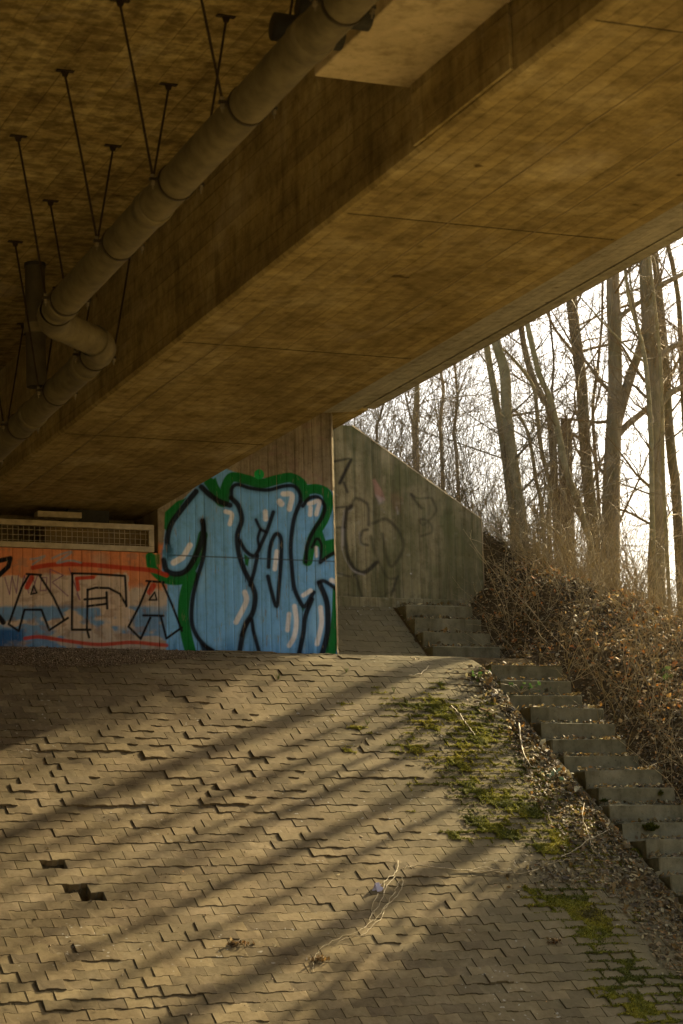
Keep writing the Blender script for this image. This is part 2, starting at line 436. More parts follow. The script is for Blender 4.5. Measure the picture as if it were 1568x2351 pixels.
def settle(x, s):
    lo = fbm(x*.9+3, s*1.1+8, 3)
    amp = (.24+.55*sstep(.42, .62, fbm(x*.45+7, s*.5+2, 2)))*(1.0-.65*sstep(8.3, 9.4, x))
    return .034*(lo-.5)*amp, amp
HOLES = [(148, 1989), (172, 2043), (196, 2050), (1082, 1553)]
def bed_z(x, y):
    yt = np.linspace(14.0, 22.84, 4000); st_ = np.concatenate([[0], np.cumsum(np.hypot(np.diff(yt), np.diff(profile(yt))))])
    z = profile(y)-dip(x, y)+settle(x, np.interp(y, yt, st_))[0]-.0105
    uv = proj(np.stack([x, y, z], -1).reshape(-1, 3)).reshape(x.shape+(2,))
    for hu, hv in HOLES: z = z-.05*((np.abs(uv[..., 0]-hu) < 62) & (np.abs(uv[..., 1]-hv) < 20))
    z = z-.03*(x < 2.8)-.012*(y > 21.3)
    return z
# paving bed + left part of the slope
ys = np.concatenate([[13.6, 14.2], np.arange(14.4, 22.86, .05)])
slope = grid_mesh('paved_slope', np.concatenate([[-30, -6, 2.5], np.arange(2.85, 9.93, .05), [9.945]]), ys, bed_z, M['bed'])
tag(slope, kind='structure')

# ------------------------------------------------------------------ pavers
PL, PP, PA = .2, .1174, .0062
def paver_outline(g=.0007):
    h = PP/2-g; L = PL/2-g
    o = [(-L, -h-PA), (-.060, -h-PA), (-.040, -h+PA), (.040, -h+PA), (.060, -h-PA), (L, -h-PA)]
    return o+[(-x, -y) for x, y in o]
def paver_mesh(seed):
    r = np.random.default_rng(seed); o = np.array(paver_outline())
    o = o+r.normal(0, .0009, o.shape)
    c = .0024; inn = o*np.array([1-c/(PL/2), 1-c/(PP/2)])
    n = len(o)
    V = np.concatenate([np.c_[inn, r.normal(0, .0007, n)], np.c_[o, np.full(n, -c)+r.normal(0, .0006, n)], np.c_[o*.985, np.full(n, -.07)]])
    F = [tuple(range(n))]
    for k in (0, n):
        F += [(k+i, k+n+i, k+n+(i+1) % n, k+(i+1) % n) for i in range(n)]
    return V, F
variants = [paver_mesh(100+i) for i in range(8)]
ytab = np.linspace(14.0, 22.84, 4000); ztab = profile(ytab)
stab = np.concatenate([[0], np.cumsum(np.hypot(np.diff(ytab), np.diff(ztab)))])
def at_s(s):
    y = np.interp(s, stab, ytab); z = np.interp(s, stab, ztab)
    y1 = np.interp(s+.03, stab, ytab); z1 = np.interp(s+.03, stab, ztab)
    y0 = np.interp(s-.03, stab, ytab); z0 = np.interp(s-.03, stab, ztab)
    a = math.atan2(z1-z0, y1-y0); return y, z, a
holes = [(148, 1989), (172, 2043), (196, 2050), (1082, 1553)]
stones = []
nrow = int(stab[-1]/PP)
for j in range(nrow):
    s = (j+.5)*PP; y, z, a = at_s(s)
    if y > YW-.05: xlo, xhi = XR+.02, 9.94
    else: xlo, xhi = 2.9, 9.94
    if y < 14.6: continue
    sh = .5*PL*(j % 2)+.006*math.sin(j*.7)
    for i in range(int(math.floor(xlo/PL))-1, int(xhi/PL)+2):
        x = i*PL+sh; sx = 1.0
        a0, a1 = max(x-PL*.5, xlo), min(x+PL*.5, xhi+.03)
        if a1-a0 < .045: continue
        if a1-a0 < PL*.97: sx = (a1-a0)/PL; x = (a0+a1)/2
        zd = z-float(dip(x, y)); u, v = proj((x, y, zd))[0]
        if any(abs(u-hu) < 26 and abs(v-hv) < 8 for hu, hv in holes): continue
        # settling: neighbouring stones sink and rise together, with jumps
        base_h, amp = settle(np.array(x), np.array(s)); base_h = float(base_h); amp = float(amp)
        jump = fbm(x*2.3+40, s*4.1+11, 2)
        h = base_h+(.030*max(0, jump-.52)*2+random.gauss(0, .0030)+(random.random() < .06)*random.uniform(.004, .012))*amp
        rx = random.gauss(0, .010)*amp; ry = random.gauss(0, .012)*amp; rz = random.gauss(0, .006)*amp
        dx = random.gauss(0, .0011)
        ry += float(dip(x+.05, y)-dip(x-.05, y))/.1
        stones.append(dict(x=x+dx, y=y, z=zd, a=a, h=h, rx=rx, ry=ry, rz=rz, var=random.randrange(8), u=u, v=v, sx=sx))
def stone_matrix(s):
    n = Vector((0, -math.sin(s['a']), math.cos(s['a'])))
    m = Matrix.Translation(Vector((s['x'], s['y'], s['z']))+n*s['h'])
    return m @ Matrix.Rotation(s['a'], 4, 'X') @ Matrix.Rotation(s['rz'], 4, 'Z') @ Matrix.Rotation(s['ry'], 4, 'Y') @ Matrix.Rotation(s['rx'], 4, 'X') @ Matrix.Diagonal((s['sx'], 1, 1, 1))
tints = [(.74+.07*i, .74+.069*i+.01*(i % 3), .76+.062*i-.02*(i % 2), 1) for i in range(8)]
inview = [s for s in stones if -10 < s['u'] < 1578 and s['v'] < 2345]
inview.sort(key=lambda s: -s['v'])
single = inview[:300]; ids = set(id(s) for s in single)
pm = []
for i, (V, F) in enumerate(variants):
    me = bpy.data.meshes.new('paver'); me.from_pydata(V.tolist(), [], F); me.materials.append(M['paver'])
    a_ = me.color_attributes.new('tint', 'FLOAT_COLOR', 'POINT'); a_.data.foreach_set('color', np.tile(np.array(tints[i], np.float32), len(V)))
    pm.append(me)
for s in single:
    o = bpy.data.objects.new('paver', pm[s['var']]); COL.objects.link(o); o.parent = slope
    o.matrix_world = stone_matrix(s)
VV = []; FF = []; CC = []; off = 0
for s in stones:
    if id(s) in ids: continue
    V, F = variants[s['var']]; mtx = np.array(stone_matrix(s))
    VV.append(V @ mtx[:3, :3].T+mtx[:3, 3]); FF += [tuple(k+off for k in f) for f in F]; off += len(V)
    t = random.uniform(.74, 1.2); CC.append(np.tile((t, t*random.uniform(.985, 1.01), t*random.uniform(.95, 1.02), 1), (len(V), 1)))
o = mesh_obj('paver_field', np.concatenate(VV), FF, M['paver'], slope, False, np.concatenate(CC)); tag(o, kind='stuff')

# ------------------------------------------------------------------ graffiti painter (flat print on the walls)
def dist_poly(U, W, pts):
    d = np.full(U.shape, 1e9)
    for (x0, y0), (x1, y1) in zip(pts[:-1], pts[1:]):
        dx, dy = x1-x0, y1-y0; L = dx*dx+dy*dy+1e-9
        t = np.clip(((U-x0)*dx+(W-y0)*dy)/L, 0, 1)
        d = np.minimum(d, np.hypot(U-x0-t*dx, W-y0-t*dy))
    return d
def catmull(pts, n=6):
    P = [np.array(p, float) for p in pts]
    if len(P) < 3: return [tuple(p) for p in P]
    P = [2*P[0]-P[1]]+P+[2*P[-1]-P[-2]]; out = []
    for i in range(1, len(P)-2):
        for k in range(n):
            t = k/n; a, b, c, d = P[i-1:i+3]
            out.append(tuple(.5*((2*b)+(c-a)*t+(2*a-5*b+4*c-d)*t*t+(3*b-a-3*c+d)*t**3)))
    out.append(tuple(P[-2])); return out
def in_poly(U, W, pts):
    r = np.zeros(U.shape, bool); n = len(pts)
    for i in range(n):
        x0, y0 = pts[i]; x1, y1 = pts[(i+1) % n]
        c = (y0 > W) != (y1 > W)
        r ^= c & (U < (x1-x0)*(W-y0)/(y1-y0+1e-12)+x0)
    return r
class Painter:
    def __init__(s, U, W):
        s.U, s.W = U, W; s.rgb = np.zeros(U.shape+(3,)); s.a = np.zeros(U.shape)
    def over(s, m, c):
        m = np.clip(m, 0, 1)[..., None]; s.rgb = s.rgb*(1-m)+np.array(c)*m
        keep = s.a[..., None] <= 1e-4; s.rgb = np.where(keep & (m > 0), np.array(c), s.rgb)
        s.a = s.a+(1-s.a)*m[..., 0]
    def over_at(s, k, m, c):
        f = np.zeros(s.U.shape); f[k] = m; s.over(f, c)
    def stroke(s, pts, w, c, op=1, soft=2.0, smooth=True):
        p = catmull(pts) if smooth else pts
        xs_ = [q[0] for q in p]; ys_ = [q[1] for q in p]; m_ = w/2+soft+1
        k = np.nonzero((s.U > min(xs_)-m_) & (s.U < max(xs_)+m_) & (s.W > min(ys_)-m_) & (s.W < max(ys_)+m_))[0]
        if len(k): s.over_at(k, op*(1-sstep(w/2-soft, w/2+soft, dist_poly(s.U[k], s.W[k], p))), c)
    def fill(s, pts, c, op=1, soft=3.0, smooth=False):
        p = catmull(list(pts)+[pts[0]]) if smooth else list(pts)+[pts[0]]
        xs_ = [q[0] for q in p]; ys_ = [q[1] for q in p]; m_ = soft+1
        k = np.nonzero((s.U > min(xs_)-m_) & (s.U < max(xs_)+m_) & (s.W > min(ys_)-m_) & (s.W < max(ys_)+m_))[0]
        if len(k) == 0: return
        d = dist_poly(s.U[k], s.W[k], p); ins = in_poly(s.U[k], s.W[k], p[:-1])
        s.over_at(k, op*(1-sstep(-soft, soft, np.where(ins, -d, d))), c)

BLUE = (.21, .49, .86); GREEN = (.014, .19, .04); BLACK = (.014, .013, .015); WHITE = (.9, .88, .9)
RED = (.50, .05, .025); ORANGE = (.72, .25, .105); CREAM = (.60, .50, .40)
def paint_abutment(U, W, N):
    p = Painter(U, W)                      # coordinates: 2 per photo unit
    n = N
    # colour bands left
    yy = W+18*(n-.5)
    lim = 1-sstep(780, 850, U)
    p.over(lim*sstep(540, 560, yy)*(.75+.25*n), ORANGE)
    yb = np.where(U > 590, 745, 690)+22*(fbm(U*.03, W*.03+5)-.5)*2
    p.over(lim*sstep(yb-8, yb+8, yy)*.93, CREAM)
    b2 = 830+12*(fbm(U*.05+2, U*.02)-.5)
    patch = sstep(.36, .52, fbm(U*.012+1, W*.022+4, 3)+.22*(1-sstep(100, 330, U))+.2*sstep(700, 760, U)-.0012*np.clip(W-900, 0, 99))
    p.over(lim*sstep(b2-10, b2+10, yy)*patch*.9, (.12, .29, .55))
    p.over((1-sstep(90, 130, U))*sstep(925, 945, yy), (.035, .12, .32))
    p.over(lim*sstep(905, 960, yy)*(1-patch)*.5, (.36, .34, .32))
    p.over(.5*sstep(.6, .72, fbm(U*.02+30, W*.03)), (.30, .2, .15))
    p.fill([(420, 600), (470, 585), (500, 610), (480, 650), (430, 640)], (.5, .4, .3), .5, 20)
    # blue ground of the big piece
    p.fill([(762, 1060), (768, 735), (742, 715), (745, 600), (757, 490), (770, 420), (850, 330), (950, 240), (1010, 190), (1075, 215), (1135, 238), (1240, 250), (1330, 228), (1400, 272), (1475, 275), (1525, 305), (1550, 330), (1580, 1060)], BLUE, 1, 4)
    v = fbm(U*.02, W*.008+3, 3); p.over(.55*sstep(.5, .75, v)*(p.a > .99)*sstep(850, 870, U), (.28, .54, .82))
    p.over(.55*sstep(.45, .7, fbm(U*.06, W*.004+8, 2))*sstep(940, 1040, W)*sstep(760, 780, U), (.045, .19, .44))
    # greens
    G = lambda pts, w: p.stroke(pts, w, GREEN, 1, 3)
    G([(960, 262), (990, 300), (1008, 345), (1030, 350), (1035, 290), (1065, 240), (1130, 250), (1200, 268), (1270, 252), (1335, 242), (1385, 272), (1400, 330)], 46)
    p.fill([(945, 275), (990, 240), (1010, 300), (1000, 350), (975, 330)], GREEN, 1, 3)
    G([(1400, 300), (1450, 293), (1495, 310), (1508, 355), (1490, 425), (1455, 485), (1432, 530), (1412, 625)], 46)
    p.fill([(1425, 515), (1478, 478), (1495, 530), (1552, 518), (1552, 588), (1478, 628), (1462, 560), (1442, 560), (1410, 630), (1392, 625), (1405, 560)], GREEN, 1, 4)
    p.fill([(752, 475), (757, 400), (812, 350), (855, 335), (800, 420), (768, 490)], GREEN, 1, 4)
    G([(690, 605), (700, 655), (755, 705), (840, 708), (885, 648), (915, 575), (932, 505)], 44)
    p.fill([(680, 595), (735, 592), (735, 640), (690, 650)], GREEN, .8, 6)
    G([(880, 690), (852, 770), (842, 870), (855, 960), (878, 1055)], 52)
    G([(1552, 760), (1545, 900), (1515, 1060)], 50)
    p.fill([(1120, 590), (1145, 610), (1138, 650), (1125, 640)], GREEN, 1, 3)
    p.fill([(1380, 830), (1400, 840), (1392, 860)], GREEN, .8, 3)
    p.over(1-sstep(21, 26, np.hypot(U-1190, W-226)), (.02, .40, .09))
    # black outlines
    B = lambda pts, w=22: (p.stroke(pts, w+20, (.05, .07, .10), .22, 10), p.stroke(pts, w, BLACK, .96, 4))
    B([(1055, 368), (1005, 350), (960, 318), (925, 285)], 26)
    B([(900, 305), (832, 390), (786, 455), (768, 525), (774, 575)], 26)
    B([(752, 620), (765, 668), (810, 684), (855, 668), (893, 612), (920, 545), (934, 480), (930, 440)], 26)
    B([(930, 440), (940, 520), (932, 610), (905, 705), (884, 800), (880, 900), (900, 962), (940, 1012), (975, 1036)], 20)
    p.fill([(935, 1005), (985, 1032), (985, 1048), (930, 1045), (915, 1000)], BLACK, .9, 5)
    B([(1062, 335), (1065, 290), (1092, 273), (1150, 290), (1230, 298), (1300, 281), (1350, 281), (1376, 312), (1380, 352)], 18)
    B([(1062, 335), (1095, 372), (1110, 435), (1090, 505), (1095, 580), (1120, 662), (1158, 738), (1172, 790), (1160, 862), (1122, 930), (1098, 1050)], 24)
    B([(1100, 530), (1130, 580), (1170, 600), (1200, 545), (1228, 480), (1255, 400)], 18)
    B([(1175, 435), (1195, 475), (1222, 492)], 14); B([(1195, 480), (1184, 522), (1190, 565), (1178, 590)], 14)
    B([(1182, 600), (1165, 680), (1148, 735)], 18)
    B([(1233, 652), (1240, 562), (1265, 502), (1290, 522), (1290, 625), (1281, 740), (1270, 832), (1246, 762), (1230, 695)], 19)
    B([(1380, 352), (1350, 432), (1335, 552), (1340, 652), (1350, 742), (1372, 800), (1400, 832), (1440, 768)], 20)
    B([(1432, 800), (1402, 880), (1392, 962), (1372, 1055)], 22)
    B([(1390, 372), (1420, 337), (1460, 332), (1490, 372), (1480, 422), (1442, 482), (1412, 552), (1404, 628)], 18)
    B([(1432, 562), (1455, 522), (1476, 552), (1470, 625)], 13); B([(1470, 632), (1510, 600), (1560, 575)], 16)
    B([(1462, 722), (1492, 718), (1560, 765)], 18); B([(1468, 728), (1500, 812), (1506, 902), (1500, 972), (1478, 1058)], 26)
    B([(1110, 965), (1150, 890), (1165, 952), (1192, 1050)], 18)
    # whites
    Wt = lambda pts, w: p.stroke(pts, w, WHITE, .92, 4)
    Wt([(1036, 397), (1064, 410), (1055, 455)], 20); Wt([(872, 552), (850, 592)], 26); Wt([(838, 608), (798, 632)], 28)
    Wt([(1300, 316), (1340, 322), (1329, 386)], 24); Wt([(1284, 352), (1292, 362)], 28); Wt([(1420, 362), (1464, 352), (1452, 410)], 20)
    Wt([(1426, 380), (1424, 412)], 20); Wt([(1218, 398), (1220, 432)], 22); Wt([(1271, 580), (1262, 662)], 20)
    Wt([(1124, 768), (1130, 812), (1084, 905)], 24); Wt([(1352, 832), (1361, 900), (1351, 970), (1328, 1012)], 22)
    Wt([(1327, 868), (1320, 942)], 20); Wt([(1392, 782), (1426, 760)], 20); Wt([(1472, 838), (1476, 912), (1456, 1005)], 22)
    Wt([(1451, 562), (1453, 602)], 14); Wt([(1522, 712), (1560, 728)], 22)
    for dx_, y0_, y1_ in ((905, 1000, 1040), (1098, 455, 560), (1126, 640, 720), (1340, 650, 760), (1388, 830, 905), (1270, 835, 880), (1408, 630, 672), (800, 690, 730), (1505, 960, 1035)):
        p.stroke([(dx_, y0_), (dx_+1, y1_)], 4, BLACK, .7, 2, False)
    # lettering on the bands
    p.stroke([(150, 655), (250, 641), (400, 641), (560, 655), (700, 668), (765, 690)], 21, RED, .92, 3)
    p.stroke([(115, 980), (180, 973), (300, 990), (450, 1008), (600, 998), (700, 1006), (765, 1012)], 17, RED, .9, 3)
    P_ = lambda pts: p.stroke(pts, 5, (.16, .05, .15), .8, 2, False)
    P_([(22, 700), (44, 778), (55, 695), (76, 772), (84, 690)]); P_([(92, 772), (112, 690), (132, 772)])
    P_([(140, 690), (160, 725), (172, 690)]); P_([(160, 725), (155, 772)]); P_([(190, 700), (185, 760), (212, 760), (215, 700), (190, 700)])
    P_([(232, 768), (230, 662), (290, 690), (240, 722), (312, 785)]); P_([(318, 658), (345, 740), (368, 805), (352, 775)])
    Lb = lambda pts: p.stroke(pts, 9, (.24, .34, .40), .8, 3)
    Lb([(140, 616), (170, 612), (205, 602), (150, 640)]); Lb([(240, 612), (290, 590), (328, 585), (262, 632), (320, 622), (372, 632)])
    R_ = lambda pts, w: p.stroke(pts, w, RED, .95, 3, False)
    R_([(146, 702), (124, 744)], 24); R_([(352, 704), (428, 699)], 17); R_([(352, 706), (359, 755)], 17); R_([(704, 738), (687, 768)], 26)
    p.fill([(600, 740), (660, 735), (640, 800), (600, 830)], (.5, .44, .38), .4, 15); p.fill([(690, 770), (760, 770), (770, 850), (690, 860)], (.5, .46, .42), .45, 15)
    K_ = lambda pts, w=10.8: p.stroke(pts, w, BLACK, 1.0, 2.6, False)
    K_([(122, 684), (188, 688)]); K_([(132, 690), (100, 745), (72, 825), (40, 915), (86, 946), (112, 848), (190, 848), (226, 942), (312, 886)]); K_([(182, 692), (245, 790), (292, 892)])
    K_([(155, 738), (142, 777), (169, 771), (155, 738)], 8)
    K_([(332, 682), (330, 940), (415, 940)]); K_([(330, 681), (440, 684), (574, 693), (578, 762), (580, 832)])
    K_([(402, 757), (440, 747), (500, 749), (550, 775), (580, 828)]); K_([(402, 755), (399, 940), (409, 975)])
    K_([(388, 801), (490, 793)]); K_([(400, 832), (490, 821)]); K_([(489, 768), (492, 842)], 11)
    K_([(672, 716), (752, 722)]); K_([(685, 722), (640, 830), (590, 926), (646, 982), (690, 885), (672, 874)][:5]); K_([(658, 874), (750, 876)]); K_([(738, 878), (764, 980), (835, 930)])
    K_([(746, 726), (792, 830), (835, 945)]); K_([(710, 768), (685, 803), (720, 803), (710, 768)], 8)
    K_([(0, 622), (48, 612), (38, 650), (-5, 690)], 22); K_([(-6, 880), (14, 905)], 26)
    # drips of bare joint across the piece
    p.stroke([(772, 597), (1000, 606), (1300, 618), (1560, 628)], 6, (.05, .06, .07), .75, 2, False)
    # blue overspray at the corner
    p.over(.8*(1-sstep(20, 42, np.hypot(U-772, W-585)+24*(fbm(U*.1, W*.1)-.5))), (.05, .16, .27))
    return p
def paint_wing(U, W):
    p = Painter(U, W)
    p.over(.55*sstep(.52, .74, fbm(U*.035, W*.0035+2, 4)), (.085, .09, .04))
    p.over(.45*sstep(.5, .7, fbm(U*.012+9, W*.009, 4))*sstep(-150, 250, (U-900)*.6-(W-500)*.5), (.10, .115, .045))
    D = lambda pts, w=12, op=.62: p.stroke(pts, w, (.022, .02, .02), min(1, op*1.15), 6)
    D([(820, 276), (890, 262)], 10, .7); D([(900, 268), (850, 372)], 16, .8); D([(868, 370), (884, 412)], 12, .7)
    D([(835, 482), (880, 478)], 9, .7); D([(835, 572), (872, 572)], 9, .6); D([(840, 775), (900, 790), (935, 765)], 8, .6)
    Wl = lambda pts, w=9, op=.5: p.stroke(pts, w, (.42, .39, .36), op, 4)
    D([(900, 478), (880, 500), (872, 600), (886, 700), (920, 762), (965, 770), (1015, 728)], 20, .75)
    Wl([(868, 495), (860, 600), (866, 690), (905, 760), (960, 785)], 8, .7); Wl([(892, 500), (905, 490)], 8); Wl([(862, 580), (862, 650)], 14, .6)
    D([(905, 470), (920, 440), (960, 455), (978, 480), (980, 560)], 14, .55); D([(975, 580), (950, 590), (945, 640), (975, 650)], 13, .6); Wl([(938, 590), (940, 640), (965, 660)], 7, .45)
    D([(1000, 552), (1060, 535), (1115, 590), (1135, 660), (1085, 745), (1055, 690), (1040, 600)], 15, .5)
    D([(990, 610), (1010, 690), (1060, 790), (1100, 800)], 12, .45); D([(1110, 790), (1080, 875)], 12, .6); D([(920, 782), (950, 885)], 13, .6)
    D([(1168, 420), (1200, 440), (1250, 438)], 9, .5); D([(1170, 425), (1215, 485)], 11, .55); D([(1262, 440), (1280, 500), (1225, 560), (1212, 535), (1250, 545), (1262, 590), (1215, 610)], 11, .45)
    p.fill([(994, 357), (1008, 352), (1046, 412), (1056, 450), (1030, 460), (1008, 430)], (.42, .24, .19), .8, 5)
    p.fill([(1012, 425), (1050, 440), (1052, 465), (1025, 470)], (.46, .43, .42), .5, 8)
    p.fill([(1070, 420), (1110, 410), (1132, 440), (1125, 500), (1085, 500)], (.34, .17, .12), .4, 16)
    Wl([(1105, 480), (1110, 510)], 10, .5); Wl([(1040, 490), (1050, 500)], 14, .4)
    p.over(1-sstep(3, 6, np.hypot(U-1168, W-778)), (.5, .5, .45))
    D([(870, 870), (1000, 890), (1100, 850)], 8, .35)
    return p

def painted_face(name, x0, x1, z0, z1, step, Y, board, mat, conv, painter, zmax=None, zmin=None, parent=None, seed=1):
    """front face of a wall as a fine grid: boards are real relief, paint is a colour attribute."""
    xs = np.arange(x0, x1+1e-6, step); zs = np.arange(z0, z1+1e-6, step); xs[-1] = x1; zs[-1] = z1
    X, Z = np.meshgrid(xs, zs, indexing='ij')
    if zmax is not None:
        zm = zmax(xs)[:, None]; Z = z0+(Z-z0)*(zm-z0)/(z1-z0)
    r = np.random.default_rng(seed); b = np.floor(xs/board).astype(int); b -= b.min()
    offs = r.normal(0, .0022, b.max()+2)[b]
    fr = xs/board-np.floor(xs/board); offs = offs+np.where((fr < step/board*1.01), .006, 0)
    Yd = Y+offs[:, None]+.0025*(fbm(X*6, Z*1.2)-.5)
    V = np.stack([X, Yd, Z], -1).reshape(-1, 3)
    uv = proj(V); U, W = conv(uv[:, 0], uv[:, 1])
    N = fbm(X.ravel()*5, Z.ravel()*5)
    p = painter(U, W, N)
    n, m = len(xs), len(zs)
    i = np.arange(n-1)[:, None]*m+np.arange(m-1)[None, :]
    F = np.stack([i, i+m, i+m+1, i+1], -1).reshape(-1, 4)
    c = np.concatenate([p.rgb, p.a[:, None]], 1)
    return mesh_obj(name, V, F, mat, parent, False, c, 'paint')

# ------------------------------------------------------------------ abutment
ab = empty('abutment_wall', (7, YW, 2.5)); tag(ab, 'concrete abutment wall under the bridge covered in blue bubble letters and AFA graffiti', 'wall')
ZL = 3.672; XP = 6.765
conv5 = lambda u, v: (u*2, (v-975.8)*2)
CH = .03
child(painted_face('lettered_wall_face', 3.6, XP-.001, 2.3, ZL, .008, YW, .098, M['wall'], conv5, paint_abutment, seed=4), ab)
child(painted_face('painted_pier_face', XP, XR-CH, 2.3, 5.22, .008, YW, .098, M['wall'], conv5, paint_abutment, seed=5), ab)
V, F = join([box(-30, 3.6, YW+.004, 22.0, 1.5, ZL), box(3.6, XP, YW+.012, 22.0, 1.5, ZL-.003)]); child(mesh_obj('bearing_seat', V, F, M['plain']), ab)
V, F = prism([(XP, YW+.012), (XR-CH, YW+.006), (XR, YW+CH+.004), (XR, 22.6), (XP, 22.6)], 'z', 1.5, 5.218)
child(mesh_obj('pier', V, F, M['plain']), ab)
V, F = box(-30, 6.9, 22.003, 22.5, 1.5, 5.1); child(mesh_obj('back_wall', V, F, M['plain']), ab)
# chamfer strip along the pier's right edge
V = []; F = []; zs_ = np.linspace(2.3, 5.215, 90); r_ = np.random.default_rng(5)
for k_, z_ in enumerate(zs_):
    w_ = CH*(.85+.2*r_.random()+(.3 if r_.random() < .05 else 0)); V += [(XR-w_-.001, YW-.003, z_), (XR+.003, YW+w_, z_), (XR-.02, YW+CH+.03, z_)]
    if k_: F += [(3*k_-3, 3*k_, 3*k_+1, 3*k_-2), (3*k_-2, 3*k_+1, 3*k_+2, 3*k_-1)]
child(mesh_obj('chamfered_edge', V, F, M['plain']), ab)

# ------------------------------------------------------------------ wing wall
A = onY(811, 974, YV); Bp = onY(1109, 1190, YV); wr = Bp[0]
ztop = lambda x: np.where(x < A[0], A[2]+.0, A[2]+(Bp[2]-A[2])*(np.asarray(x)-A[0])/(Bp[0]-A[0]))
wg = empty('wing_wall', (10, YV, 3.2)); tag(wg, 'mossy concrete wing wall with sloping top and faded black scribbles beside the stairs', 'wall')
convw = lambda u, v: ((u-344.4)/.5125, (v-918.4)/.5125)
zb0 = onY(778, 1370, YV)[2]
face = painted_face('scribbled_wall_face', 8.4, wr-.025, zb0-.03, 5.6, .014, YV, .11, M['wing'], convw, lambda U, W, N: paint_wing(U, W), zmax=lambda x: ztop(x)-.025, seed=9)
child(face, wg)
prof_ = [(8.4, 2.4), (wr, 2.4), (wr, float(ztop(wr))), (A[0], A[2]), (8.4, A[2])]
V, F = prism([(8.4, 2.2), (wr, 2.2), (wr, float(ztop(wr))-.012), (A[0], A[2]-.012), (8.4, A[2]-.012)], 'y', YV+.03, YV+.38)
child(mesh_obj('wall_core', V, F, M['wing_plain']), wg)
def chamfer_strip(p, q, nrm):
    p = np.array(p, float); q = np.array(q, float); n = np.array(nrm, float)
    a = [p+[0, -.001, 0]-n*.026, p+n*.002+[0, .028, 0], p-n*.026+[0, .028, 0]]
    b = [q+[0, -.001, 0]-n*.026, q+n*.002+[0, .028, 0], q-n*.026+[0, .028, 0]]
    return [tuple(v) for v in a+b], [(0, 1, 2), (5, 4, 3), (0, 3, 4, 1), (1, 4, 5, 2), (2, 5, 3, 0)]
d = np.array([Bp[0]-A[0], 0, Bp[2]-A[2]]); nn = np.array([-d[2], 0, d[0]])/np.hypot(d[0], d[2])
V, F = join([chamfer_strip((A[0], YV, A[2]), (wr, YV, float(ztop(wr))), nn), chamfer_strip((wr, YV, float(ztop(wr))), (wr, YV, 2.6), (1, 0, 0))])
child(mesh_obj('chamfered_edge', V, F, M['plain']), wg)
V, F = box(8.4, 11.2, YV-.045, YV+.02, 2.4, zb0, .008); child(mesh_obj('footing', V, F, M['wing_plain']), wg)

# ------------------------------------------------------------------ bridge
br = empty('bridge', (6, 5, 5)); tag(br, 'concrete beam bridge overhead with a wide girder and cantilevered deck edge', 'bridge')
G0, G1 = 4.92, 6.795
def beam(name, prof, y0, y1, mat, n=60):
    """prism along Y cut into bays so the soffit keeps a slightly uneven surface."""
    ysn = np.linspace(y0, y1, n); k = len(prof); V = []
    for y in ysn:
        for (x, z) in prof: V.append((x, y, z))
    F = [tuple(range(k)), tuple(range(len(V)-1, len(V)-k-1, -1))]
    for s in range(n-1):
        F += [(s*k+i, (s+1)*k+i, (s+1)*k+(i+1) % k, s*k+(i+1) % k) for i in range(k)]
    return child(mesh_obj(name, V, F, mat), br)
c_ = .022
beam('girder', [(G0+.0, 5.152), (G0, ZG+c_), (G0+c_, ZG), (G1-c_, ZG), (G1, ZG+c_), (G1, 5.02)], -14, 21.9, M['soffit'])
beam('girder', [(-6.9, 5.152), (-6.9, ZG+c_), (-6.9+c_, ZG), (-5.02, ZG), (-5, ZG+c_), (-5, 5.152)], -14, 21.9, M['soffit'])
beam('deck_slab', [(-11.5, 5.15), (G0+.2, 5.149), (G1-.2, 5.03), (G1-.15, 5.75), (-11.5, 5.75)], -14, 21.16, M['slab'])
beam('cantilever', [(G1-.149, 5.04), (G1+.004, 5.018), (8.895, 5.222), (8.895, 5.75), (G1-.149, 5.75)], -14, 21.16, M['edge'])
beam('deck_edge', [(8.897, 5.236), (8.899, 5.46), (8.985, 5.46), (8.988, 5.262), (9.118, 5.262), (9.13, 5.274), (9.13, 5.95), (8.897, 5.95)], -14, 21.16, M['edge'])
beam('deck_over_abutment', [(-11.5, 5.222), (8.80, 5.222), (8.93, 5.245), (9.05, 5.25), (9.05, 5.93), (8.9, 5.93), (8.9, 5.74), (-11.5, 5.74)], 21.2, 26, M['soffit'], 10)
# bracket on the girder flank
V, F = box(4.352, G0-.002, 9.5, 10.79, 4.5, 5.148, .012); child(mesh_obj('hanger_block', V, F, M['block']), br)
V, F = box(G0-.022, G0-.001, 9.55, 10.74, ZG+.03, 4.499, .004); child(mesh_obj('web_pilaster', V, F, M['soffit']), br)
# formwork seams: thin ridges left by the shuttering joints under the girder
for yy in (8.8, 11.85, 14.95, 18.1):
    V, F = box(G0+.05, G1-.05, yy-.0032, yy+.0032, ZG-.004, ZG+.002); child(mesh_obj('formwork_seam', V, F, M['bed']), br)
for xx, a, b_ in ((5.62, 5.0, 13.2), (6.2, 9.0, 14.4), (5.25, 14.0, 20.5)):
    pts = np.linspace(a, b_, 40)
    t_ = Tubes(4); t_.add(np.c_[xx+.004*np.sin(pts*3), pts, np.full(40, ZG-.0005)], np.full(40, .005)*(.6+.6*vnoise(pts*3, pts*0)), .75)
    child(t_.build('formwork_seam', M['stalk']), br)

